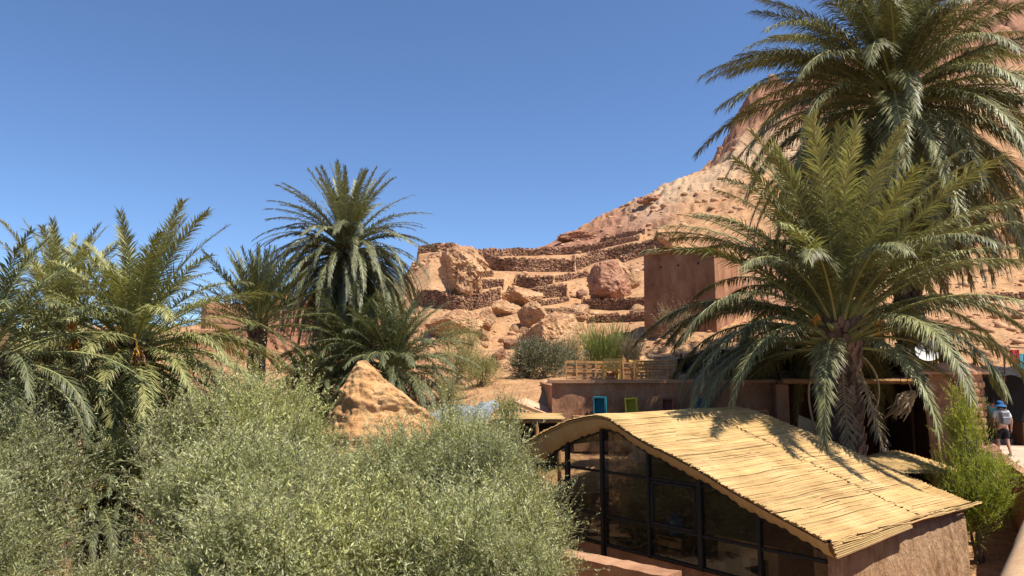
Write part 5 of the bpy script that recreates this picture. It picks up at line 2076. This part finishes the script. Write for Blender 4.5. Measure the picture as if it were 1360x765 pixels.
# stone pillar with a pointed cap, and the lower wall beside it
pl = empty("gate_pillar", P(1297, 600, 22.8))
tag(pl, "rough stone and mud pillar with a low pyramid cap beside the path", "pillar")
pc = P(1284, 540, 22.4)
zt_p, zb_p = zp(497, 22.6), 1.6
dl, dr_ = Vector((-.86, .50, 0)), Vector((.86, .50, 0))
wl, wr = .95, .95
k = Vector((pc.x, pc.y, 0))
m_ = MB()
vs, fs = [], []
nn, nz = 8, 20
perim = [k + dl * wl * (1 - i / nn) for i in range(nn)] + [k + dr_ * wr * i / nn for i in range(nn + 1)] + [k + dr_ * wr + dl * wl * .98]
for z in np.linspace(zb_p, zt_p, nz):
    for p_ in perim:
        j = .02
        vs.append(p_ + Vector((random.uniform(-j, j), random.uniform(-j, j), z)))
npm = len(perim)
for z in range(nz - 1):
    for i in range(npm):
        i2 = (i + 1) % npm
        fs.append((z * npm + i, z * npm + i2, (z + 1) * npm + i2, (z + 1) * npm + i))
m_.add(vs, fs).build("core", M["adobe"], pl, recalc=False)
# stones of the lit right face
sme = []
for r_i in range(13):
    z = 3.2 + r_i * .215
    if z > zt_p - .1:
        break
    s = random.uniform(0, .1)
    while s < wr - .08:
        w = random.uniform(.12, .32)
        if s + w > wr:
            w = wr - s
        m_ = MB()
        p_ = k + dr_ * (s + w / 2) + Vector((dr_.y, -dr_.x, 0)) * random.uniform(.0, .03)
        m_.box(p_ + Vector((0, 0, z + random.uniform(-.02, .02))), (w * .9, .14, random.uniform(.13, .20)), rot=Matrix.Rotation(math.atan2(dr_.y, dr_.x) + random.uniform(-.08, .08), 3, "Z"), bev=.03, jit=0)
        m_.build("stone", M["adobe_streak"] if random.random() < .5 else M["rock_red"], pl)
        s += w
ctr = k + (dl * wl + dr_ * wr) / 2
m_ = MB()
ov = 1.28
crn = [ctr + (q - ctr) * ov for q in (k, k + dr_ * wr, k + dr_ * wr + dl * wl, k + dl * wl)]
apex = ctr + Vector((0, 0, zt_p + .42))
vs = [q + Vector((0, 0, zt_p)) for q in crn] + [q + Vector((0, 0, zt_p + .07)) for q in crn] + [ctr + (q - ctr) * .45 + Vector((0, 0, zt_p + .33)) for q in crn] + [apex]
fs = [(0, 3, 2, 1)] + [(i, (i + 1) % 4, 4 + (i + 1) % 4, 4 + i) for i in range(4)] + [(4 + i, 4 + (i + 1) % 4, 8 + (i + 1) % 4, 8 + i) for i in range(4)] + [(8 + i, 8 + (i + 1) % 4, 12) for i in range(4)]
m_.add(vs, fs).build("cap", M["adobe_pale"], pl)
# rough lump at the pillar's foot
fb = P(1308, 590, 21.6)
o = link_mesh("boulder", rock_mesh(200, 12, 4, .12, M["rock_red"]), None, (fb.x + .35, fb.y + .4, 3.35), .4, (.62, .55, .75))
tag(o, "reddish rock at the foot of the stone pillar beside the path", "boulder")

# round straw parasol
c = P(1190, 600, 20.4)
um = empty("straw_parasol", (c.x, c.y, CAFE_Z - .2))
tag(um, "round shallow straw parasol between the reed roof and the dark shelter", "parasol")
m_ = MB()
for k_ in range(16):
    r0, r1 = 1.4 * k_ / 16, 1.4 * (k_ + 1) / 16 + .025
    z0, z1 = -.40 * (k_ / 16) ** 1.15, -.40 * ((k_ + 1) / 16) ** 1.15
    n = 48
    vs, fs = [], []
    for i in range(n):
        a = 2 * math.pi * i / n
        j0, j1 = random.uniform(-.006, .012), random.uniform(-.012, .006)
        vs += [(c.x + r0 * math.cos(a), c.y + r0 * math.sin(a), c.z + z0 + .045 + j0), (c.x + (r1 + j1) * math.cos(a), c.y + (r1 + j1) * math.sin(a), c.z + z1 + .012 + j1)]
    for i in range(n):
        i2 = (i + 1) % n
        fs.append((2 * i, 2 * i + 1, 2 * i2 + 1, 2 * i2))
    m_.add(vs, fs)
m_.build("straw_rings", M["thatch"], um, recalc=False)
m_ = MB()
m_.tube([(c.x, c.y, CAFE_Z - .3), (c.x, c.y, c.z - .03)], .05, n=10)
m_.build("pole", M["wood_dark"], um)
m_ = MB()
for i in range(10):
    a = 2 * math.pi * i / 10
    m_.bar((c.x, c.y, c.z - .06), (c.x + 1.2 * math.cos(a), c.y + 1.2 * math.sin(a), c.z - .42), .03, .03)
m_.build("spokes", M["wood_dark"], um)

# ------------------------------------------------------------------ small sheds left of the terrace
sd = empty("gabled_shed", P(685, 560, 25))
tag(sd, "small gabled shed with blue-black slats under an orange wooden gable", "shed")
Yg = 24.6
ga, gb, gc = P(646, 556, Yg), P(682, 535, Yg), P(732, 554, Yg)
m_ = MB()
m_.bar(ga, gb, .14, .10)
m_.build("gable_beam", M["wood"], sd)
m_ = MB()
m_.bar(gb, gc, .14, .10)
m_.build("gable_beam", M["wood"], sd)
m_ = MB()
back = Vector((.5, 3.2, 0))
m_.add([ga + Vector((0, .1, .02)), gb + Vector((0, .1, .06)), gc + Vector((0, .1, .02)), ga + back, gb + back + Vector((0, 0, .06)), gc + back], [(0, 1, 4, 3), (1, 2, 5, 4)])
m_.build("roof", M["adobe_pale"], sd, recalc=False)
for i in range(14):
    x = ga.x + .25 + (gc.x - ga.x - .5) * i / 13
    ztop = float(np.interp(x, [ga.x, gb.x, gc.x], [ga.z, gb.z, gc.z])) - .1
    m_ = MB()
    m_.box((x, Yg + .06, (ztop + 3.4) / 2), (.065, .04, max(.1, ztop - 3.4)))
    m_.build("slat", M["blue"] if i % 2 == 0 else M["black"], sd)
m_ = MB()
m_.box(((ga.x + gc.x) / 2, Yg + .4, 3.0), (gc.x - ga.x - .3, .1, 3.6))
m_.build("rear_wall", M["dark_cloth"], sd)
# reed-covered flat shelter
rs = empty("reed_shelter", P(700, 600, 23.2))
tag(rs, "flat reed-covered lean-to on wooden posts left of the café gable", "shelter")
x0, x1 = P(655, 556, 23).x, P(746, 554, 23).x
z0 = zp(557, 23)
m_ = MB()
for i in range(70):
    y = 22.6 + 1.3 * i / 70
    m_.tube([(x0 + random.gauss(0, .05), y, z0 + .02 + .10 * i / 70 + random.uniform(0, .02)), ((x0 + x1) / 2, y, z0 + .04 + .1 * i / 70 + random.uniform(-.01, .02)), (x1 + random.gauss(0, .06), y, z0 + .03 + .1 * i / 70)], .014, n=4)
o = m_.build("reed_cover", M["reed"], rs, recalc=False)
o["kind"] = "stuff"
for y, zz in ((22.66, z0 - .05), (23.8, z0 + .04)):
    m_ = MB()
    m_.tube([(x0, y, zz), (x1, y, zz + .02)], .055, n=8)
    m_.build("beam", M["wood"], rs)
for x in (x0 + .15, P(713, 570, 22.7).x, x1 - .1):
    m_ = MB()
    m_.tube([(x, 22.68, 1.0), (x, 22.68, z0 - .1)], .06, n=8)
    m_.build("post", M["wood"], rs)
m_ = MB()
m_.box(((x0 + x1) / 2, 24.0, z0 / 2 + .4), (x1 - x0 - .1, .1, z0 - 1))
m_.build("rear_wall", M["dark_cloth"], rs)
# grey sheeted roof
gs = empty("sheeted_roof", P(595, 570, 22.5))
tag(gs, "low roof covered with crumpled grey plastic sheeting right of the earth mound", "shed")
crn = [P(543, 558, 21.5), P(645, 560, 22.3), P(668, 535, 25.5), P(590, 540, 25.0)]
n = 22
vs, fs = [], []
for i in range(n + 1):
    for j in range(n + 1):
        u, v = i / n, j / n
        p_ = (crn[0] * (1 - u) + crn[1] * u) * (1 - v) + (crn[3] * (1 - u) + crn[2] * u) * v
        vs.append(p_ + Vector((0, 0, .09 * float(vnoise(u * 6, v * 6, 2)) + .05 * float(vnoise(u * 14, v * 14, 4)))))
for i in range(n):
    for j in range(n):
        q = i * (n + 1) + j
        fs.append((q, q + n + 1, q + n + 2, q + 1))
MB().add(vs, fs).build("sheeting", M["plastic_grey"], gs, recalc=False)
m_ = MB()
m_.bar(crn[0] + Vector((0, -.05, -.14)), crn[1] + Vector((0, -.05, -.14)), .12, .22)
m_.build("fascia", M["adobe_pale"], gs)
m_ = MB()
m_.add([crn[0] + Vector((.1, .1, -.2)), crn[1] + Vector((-.1, .1, -.2)), Vector((crn[1].x - .1, crn[1].y + .1, 0)), Vector((crn[0].x + .1, crn[0].y + .1, 0))], [(0, 1, 2, 3)])
m_.add([crn[1] + Vector((-.1, .1, -.2)), crn[2] + Vector((-.1, -.1, -.2)), Vector((crn[2].x - .1, crn[2].y - .1, 0)), Vector((crn[1].x - .1, crn[1].y + .1, 0))], [(0, 1, 2, 3)])
m_.build("wall", M["adobe"], gs, recalc=False)

# ------------------------------------------------------------------ path, its wall and the parapet
LP = [(-2.6, -2.6), (.4, 1.5), (2.70, 4.45), (4.10, 6.3), (5.2, 7.75), (8.3, 11.9), (11.4, 16.7), (15.15, 24), (18.5, 32), (21, 44)]
LZ = [4.35, 4.35, 4.3, 4.25, 4.15, 3.85, 3.6, 3.5, 3.6, 4.2]
vs, fs = [], []
for i, ((x, y), z) in enumerate(zip(LP, LZ)):
    a, b = LP[max(0, i - 1)], LP[min(len(LP) - 1, i + 1)]
    d = Vector((b[0] - a[0], b[1] - a[1], 0)).normalized()
    n = Vector((d.y, -d.x, 0))
    p_ = Vector((x, y, z))
    vs += [p_, p_ + n * 4.2, p_ + n * 4.2 + Vector((0, 0, -5)), p_ + Vector((0, 0, -5))]
for i in range(len(LP) - 1):
    q = i * 4
    fs += [(q, q + 4, q + 5, q + 1), (q + 1, q + 5, q + 6, q + 2)]
o = MB().add(vs, fs).build("path", M["path"], recalc=False)
tag(o, "pale trodden path along the wall at the right", None, None, "structure")
# retaining wall
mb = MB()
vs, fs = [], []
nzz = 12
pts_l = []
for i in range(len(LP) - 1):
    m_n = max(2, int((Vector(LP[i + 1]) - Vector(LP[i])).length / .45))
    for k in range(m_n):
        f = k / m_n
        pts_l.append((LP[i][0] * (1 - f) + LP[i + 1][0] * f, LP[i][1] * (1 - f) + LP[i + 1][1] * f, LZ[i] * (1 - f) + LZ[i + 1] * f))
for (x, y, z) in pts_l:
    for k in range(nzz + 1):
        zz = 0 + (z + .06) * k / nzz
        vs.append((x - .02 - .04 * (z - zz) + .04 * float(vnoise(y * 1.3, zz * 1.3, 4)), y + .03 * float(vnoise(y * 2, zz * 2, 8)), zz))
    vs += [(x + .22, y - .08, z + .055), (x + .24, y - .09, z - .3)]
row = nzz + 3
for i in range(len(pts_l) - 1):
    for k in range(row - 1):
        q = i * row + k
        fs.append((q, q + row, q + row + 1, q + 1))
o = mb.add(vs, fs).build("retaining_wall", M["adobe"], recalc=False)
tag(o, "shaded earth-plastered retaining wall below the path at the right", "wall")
# near parapet
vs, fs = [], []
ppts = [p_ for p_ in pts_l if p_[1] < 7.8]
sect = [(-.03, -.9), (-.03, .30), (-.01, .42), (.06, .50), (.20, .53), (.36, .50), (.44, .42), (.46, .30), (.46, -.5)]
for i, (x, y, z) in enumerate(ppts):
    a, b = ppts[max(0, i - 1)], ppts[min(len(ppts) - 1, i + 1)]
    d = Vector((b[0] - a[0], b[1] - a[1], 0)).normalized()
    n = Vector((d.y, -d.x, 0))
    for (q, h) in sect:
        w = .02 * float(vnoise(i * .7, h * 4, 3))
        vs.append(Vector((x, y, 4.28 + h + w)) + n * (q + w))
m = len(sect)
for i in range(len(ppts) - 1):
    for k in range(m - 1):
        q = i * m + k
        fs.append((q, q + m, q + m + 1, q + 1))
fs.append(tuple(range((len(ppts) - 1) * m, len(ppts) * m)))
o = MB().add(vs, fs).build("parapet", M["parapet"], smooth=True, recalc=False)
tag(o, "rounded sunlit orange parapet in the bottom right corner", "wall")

# ------------------------------------------------------------------ stall and wall at the far end of the path
st_ = empty("market_stall", P(1345, 540, 27.5))
tag(st_, "dark-roofed souvenir stall at the right edge beside the path", "stall")
cx = P(1340, 520, 28).x
zr_ = zp(498, 27)
m_ = MB()
vs = []
nx = 10
for i in range(nx + 1):
    for j in range(4):
        vs.append((cx - .9 + 3.6 * i / nx, 27 + 1.0 * j, zr_ + .05 - .10 * (j == 0) + .06 * math.sin(i * 1.9) + .1 * j))
fs = [(i * 4 + j, i * 4 + j + 1, i * 4 + j + 5, i * 4 + j + 4) for i in range(nx) for j in range(3)]
m_.add(vs, fs).build("cloth_roof", M["dark_cloth"], st_, recalc=False)
for x in (cx - .8, cx + .35, cx + 1.5, cx + 2.6):
    m_ = MB()
    m_.tube([(x, 27.05, 3.3), (x + .02, 27.05, zr_)], .04, n=8)
    m_.build("post", M["wood_dark"], st_)
m_ = MB()
m_.box((cx + .9, 30, (3.2 + zr_ + .2) / 2), (3.6, .08, zr_ - 3.0))
m_.build("back_cloth", M["dark_cloth"], st_)
m_ = MB()
m_.box((cx + .75, 27.7, 3.95), (1.5, .6, .9), bev=.02)
m_.build("display_table", M["wood_dark"], st_)
for (px, py, w, h, mt, lab) in [(1347, 474, .34, .5, "red_cloth", "red cloth hanging above the stall roof at the right edge"), (1357, 480, .42, .55, "teal_cloth", "teal cloth hanging above the stall roof at the right edge"),
                                (1333, 467, .42, .45, "adobe_pale", "small tan woven panel hanging left of the red cloth")]:
    c = P(px, py, 27.2)
    m_ = MB()
    n = 6
    vs = []
    for dy in (0, .02):
        for i in range(n + 1):
            for j in range(n + 1):
                vs.append((c.x - w / 2 + w * i / n, 27.2 + dy + .03 * math.sin(i * 1.8 + j * .4), c.z + h / 2 - h * j / n))
    fs = []
    nb_ = (n + 1) ** 2
    for b_o in (0, nb_):
        for i in range(n):
            for j in range(n):
                q = b_o + i * (n + 1) + j
                fs.append((q, q + 1, q + n + 2, q + n + 1))
    o = m_.add(vs, fs).build("hanging_cloth", M[mt], recalc=False)
    tag(o, lab, "cloth", "cloths hanging at the stall")
m_ = MB()
m_.tube([(cx - .6, 27.22, zp(461, 27.2)), (cx + 3.2, 27.22, zp(466, 27.2))], .02, n=6)
for x in (cx - .6, cx + 3.2):
    m_.tube([(x, 27.22, zr_ - .2), (x, 27.22, zp(460, 27.2))], .03, n=6)
m_.build("hanging_rail", M["wood_dark"], st_)
q0, q1 = P(1351, 560, 30.5), P(1440, 560, 34)
mb = MB()
wavy_wall(mb, (q0.x, q0.y), (q1.x, q1.y), .4, 3.0, zp(505, 31), 12, .04)
o = mb.build("earth_wall", M["adobe_pale"])
tag(o, "sunlit earth wall behind the stall at the right edge", "wall")

# ------------------------------------------------------------------ people
def skinned(name, joints, edges, mats, parent, off, sub=2, root=0):
    names = list(joints)
    me = bpy.data.meshes.new(name)
    me.from_pydata([joints[k][0] for k in names], [(names.index(a), names.index(b)) for a, b in edges], [])
    ob = bpy.data.objects.new(name, me)
    C.objects.link(ob)
    md = ob.modifiers.new("skin", "SKIN")
    md.use_smooth_shade = True
    sk = me.skin_vertices[0].data
    for i, k in enumerate(names):
        r = joints[k][1]
        sk[i].radius = r if isinstance(r, tuple) else (r, r)
        sk[i].use_root = (i == root)
    s = ob.modifiers.new("sub", "SUBSURF")
    s.levels = s.render_levels = sub
    dg = bpy.context.evaluated_depsgraph_get()
    me2 = bpy.data.meshes.new_from_object(ob.evaluated_get(dg))
    bpy.data.objects.remove(ob)
    me2.name = name
    me2.materials.clear()
    for m in mats:
        me2.materials.append(m)
    me2.polygons.foreach_set("use_smooth", [True] * len(me2.polygons))
    return link_mesh(name, me2, parent, off)


def person(loc, turn, label, shirt, with_pack=True, with_hat=True, stride=.16, H=1.72, trousers=None):
    root = empty("person", loc)
    root.rotation_euler = (0, 0, turn)
    tag(root, label, "person", "people on the path")
    k = H / 1.75
    J = {
        "pelvis": ((0, 0, .95 * k), (.15, .11)), "waist": ((0, 0, 1.10 * k), (.135, .10)), "chest": ((0, .01, 1.30 * k), (.165, .115)), "neck0": ((0, .02, 1.46 * k), (.075, .07)),
        "neck": ((0, .035, 1.52 * k), (.055, .055)), "head": ((0, .05, 1.60 * k), (.078, .088)), "crown": ((0, .045, 1.70 * k), (.066, .078)),
        "hl": ((-.10, 0, .90 * k), .088), "kl": ((-.11, stride * .75, .50 * k), .058), "al": ((-.11, stride * .8, .09 * k), .040), "tl": ((-.115, stride * .8 + .15, .035 * k), .034),
        "hr": ((.10, 0, .90 * k), .088), "kr": ((.105, -stride * .2, .49 * k), .058), "ar": ((.105, -stride * 1.2, .11 * k), .040), "tr": ((.11, -stride * 1.2 + .14, .04 * k), .034),
        "sl": ((-.19, .01, 1.41 * k), .062), "el": ((-.25, -.04, 1.13 * k), .043), "wl": ((-.26, .04, .90 * k), .029), "pl": ((-.262, .06, .84 * k), (.036, .018)),
        "sr": ((.19, .01, 1.41 * k), .062), "er": ((.26, -.05, 1.13 * k), .043), "wr": ((.265, .02, .90 * k), .029), "pr": ((.267, .03, .84 * k), (.036, .018)),
        "nose": ((0, .145, 1.615 * k), .012), "earl": ((-.088, .04, 1.61 * k), .014), "earr": ((.088, .04, 1.61 * k), .014), "chin": ((0, .105, 1.545 * k), .028),
    }
    E = [("pelvis", "waist"), ("waist", "chest"), ("chest", "neck0"), ("neck0", "neck"), ("neck", "head"), ("head", "crown"), ("pelvis", "hl"), ("hl", "kl"), ("kl", "al"), ("al", "tl"),
         ("pelvis", "hr"), ("hr", "kr"), ("kr", "ar"), ("ar", "tr"), ("chest", "sl"), ("sl", "el"), ("el", "wl"), ("wl", "pl"), ("chest", "sr"), ("sr", "er"), ("er", "wr"), ("wr", "pr"),
         ("head", "nose"), ("head", "earl"), ("head", "earr"), ("head", "chin")]
    for s, sx in (("l", -1), ("r", 1)):
        base = J["p" + s][0]
        for f, (dy, ln) in enumerate(((.030, .068), (.011, .078), (-.009, .072), (-.028, .056))):
            J[f"f{s}{f}a"] = ((base[0], base[1] + dy, base[2] - .035), .0095)
            J[f"f{s}{f}b"] = ((base[0] - sx * .006, base[1] + dy * 1.1 + .004, base[2] - .035 - ln * .55), .0085)
            J[f"f{s}{f}c"] = ((base[0] - sx * .022, base[1] + dy * 1.1 + .012, base[2] - .035 - ln), .0075)
            E += [("p" + s, f"f{s}{f}a"), (f"f{s}{f}a", f"f{s}{f}b"), (f"f{s}{f}b", f"f{s}{f}c")]
        J[f"t{s}a"] = ((base[0] - sx * .012, base[1] + .045, base[2] + .015), .011)
        J[f"t{s}b"] = ((base[0] - sx * .022, base[1] + .06, base[2] - .025), .0085)
        E += [("p" + s, f"t{s}a"), (f"t{s}a", f"t{s}b")]
    skinned("body", J, E, [M["skin"]], root, (0, 0, 0))
    Js = {"pelvis": ((0, 0, .93 * k), (.165, .13)), "waist": ((0, 0, 1.10 * k), (.155, .12)), "chest": ((0, .01, 1.30 * k), (.18, .13)), "top": ((0, .015, 1.45 * k), (.10, .085)),
          "sl": ((-.19, .01, 1.40 * k), .078), "ml": ((-.235, -.025, 1.20 * k), .068), "sr": ((.19, .01, 1.40 * k), .078), "mr": ((.24, -.03, 1.20 * k), .068)}
    skinned("shirt", Js, [("pelvis", "waist"), ("waist", "chest"), ("chest", "top"), ("chest", "sl"), ("sl", "ml"), ("chest", "sr"), ("sr", "mr")], [M[shirt]], root, (0, 0, 0))
    low = .46 if trousers is None else .12
    f = (.90 - low) / .41 if trousers is None else 1
    kl, kr = J["kl"][0], J["kr"][0]
    Jt = {"w": ((0, 0, .98 * k), (.158, .125)), "p": ((0, 0, .90 * k), (.16, .13)), "hl": ((-.10, .01, .86 * k), .108), "hr": ((.105, 0, .86 * k), .108),
          "kl": ((kl[0], kl[1] * .92, .53 * k), .085), "kr": ((kr[0], kr[1] * .92, .53 * k), .085)}
    Et = [("w", "p"), ("p", "hl"), ("p", "hr"), ("hl", "kl"), ("hr", "kr")]
    if trousers:
        Jt["al"] = ((J["al"][0][0], J["al"][0][1], .12 * k), .062)
        Jt["ar"] = ((J["ar"][0][0], J["ar"][0][1], .13 * k), .062)
        Et += [("kl", "al"), ("kr", "ar")]
    skinned("trousers" if trousers else "shorts", Jt, Et, [M["shorts"]], root, (0, 0, 0), root=1)
    for s in ("l", "r"):
        a, t = J["a" + s][0], J["t" + s][0]
        z0 = a[2] - .09 * k
        skinned("shoe", {"h": ((a[0], a[1] - .03, z0 + .045), (.045, .042)), "m": ((a[0], a[1] + .06, z0 + .042), (.046, .038)), "t": ((t[0], t[1], z0 + .036), (.042, .03))},
                [("h", "m"), ("m", "t")], [M["grey_cloth"]], root, (0, 0, 0), sub=1)
    hd = Vector(J["head"][0])
    hb = MB()
    tmp = MB().lathe([(.001, .125), (.05, .118), (.085, .085), (.099, .03), (.097, -.03), (.085, -.075)], hd + Vector((0, -.012, .02)), 20)
    hb.v, hb.f, hb.m = tmp.v, tmp.f, tmp.m
    me = np_mesh("hair", np.array(hb.v), hb.f, [M["hair"]], smooth=True)
    link_mesh("hair", me, root)
    if with_hat:
        ht = MB().lathe([(.001, .155), (.06, .15), (.098, .125), (.108, .06), (.11, .035), (.155, .005), (.185, -.03), (.186, -.036), (.15, -.005), (.108, .022)], hd + Vector((0, -.01, .02)), 24)
        link_mesh("bucket_hat", np_mesh("bucket_hat", np.array(ht.v), ht.f, [M["hat"]], smooth=True), root)
    if with_pack:
        bp_ = empty("backpack", (0, 0, 0))
        C.objects.unlink(bp_)
        bpy.data.objects.remove(bp_)
        m_ = MB()
        m_.box((0, -.20, 1.24 * k), (.30, .15, .44), bev=.06)
        m_.box((0, -.295, 1.16 * k), (.23, .06, .22), bev=.025)
        m_.box((0, -.205, 1.475 * k), (.08, .05, .03), bev=.01)
        pk_ = link_mesh("backpack", np_mesh("backpack", np.array(m_.v), m_.f, [M["grey_cloth"]], smooth=False), root)
        for sx in (-1, 1):
            m_ = MB()
            pts = [(sx * .10, -.14, 1.46 * k), (sx * .105, -.03, 1.515 * k), (sx * .11, .10, 1.47 * k), (sx * .115, .155, 1.32 * k), (sx * .13, .11, 1.14 * k), (sx * .13, -.12, 1.06 * k)]
            m_.tube(pts, .016, n=6)
            link_mesh("strap", np_mesh("strap", np.array(m_.v), m_.f, [M["grey_cloth"]], smooth=True), pk_)
        # printed pattern panels
        for (dx, dz, w, h) in ((-.05, .10, .05, .10), (.05, .06, .06, .07), (0, .0, .09, .04), (-.06, -.06, .05, .05), (.06, -.08, .05, .06)):
            pass
    return root


pp = P(1334, 604, 24.3)
person((pp.x, pp.y, 3.5), -.15, "person in a blue bucket hat and white t-shirt with a grey backpack walking away", "white_cloth")
pp = P(1321, 580, 27.6)
person((pp.x, pp.y, 3.52), -.5, "bare-headed person in a bluish shirt half hidden behind the stone pillar", "grey_shirt" if "grey_shirt" in M else "teal_cloth", with_pack=False, with_hat=False, trousers=True)
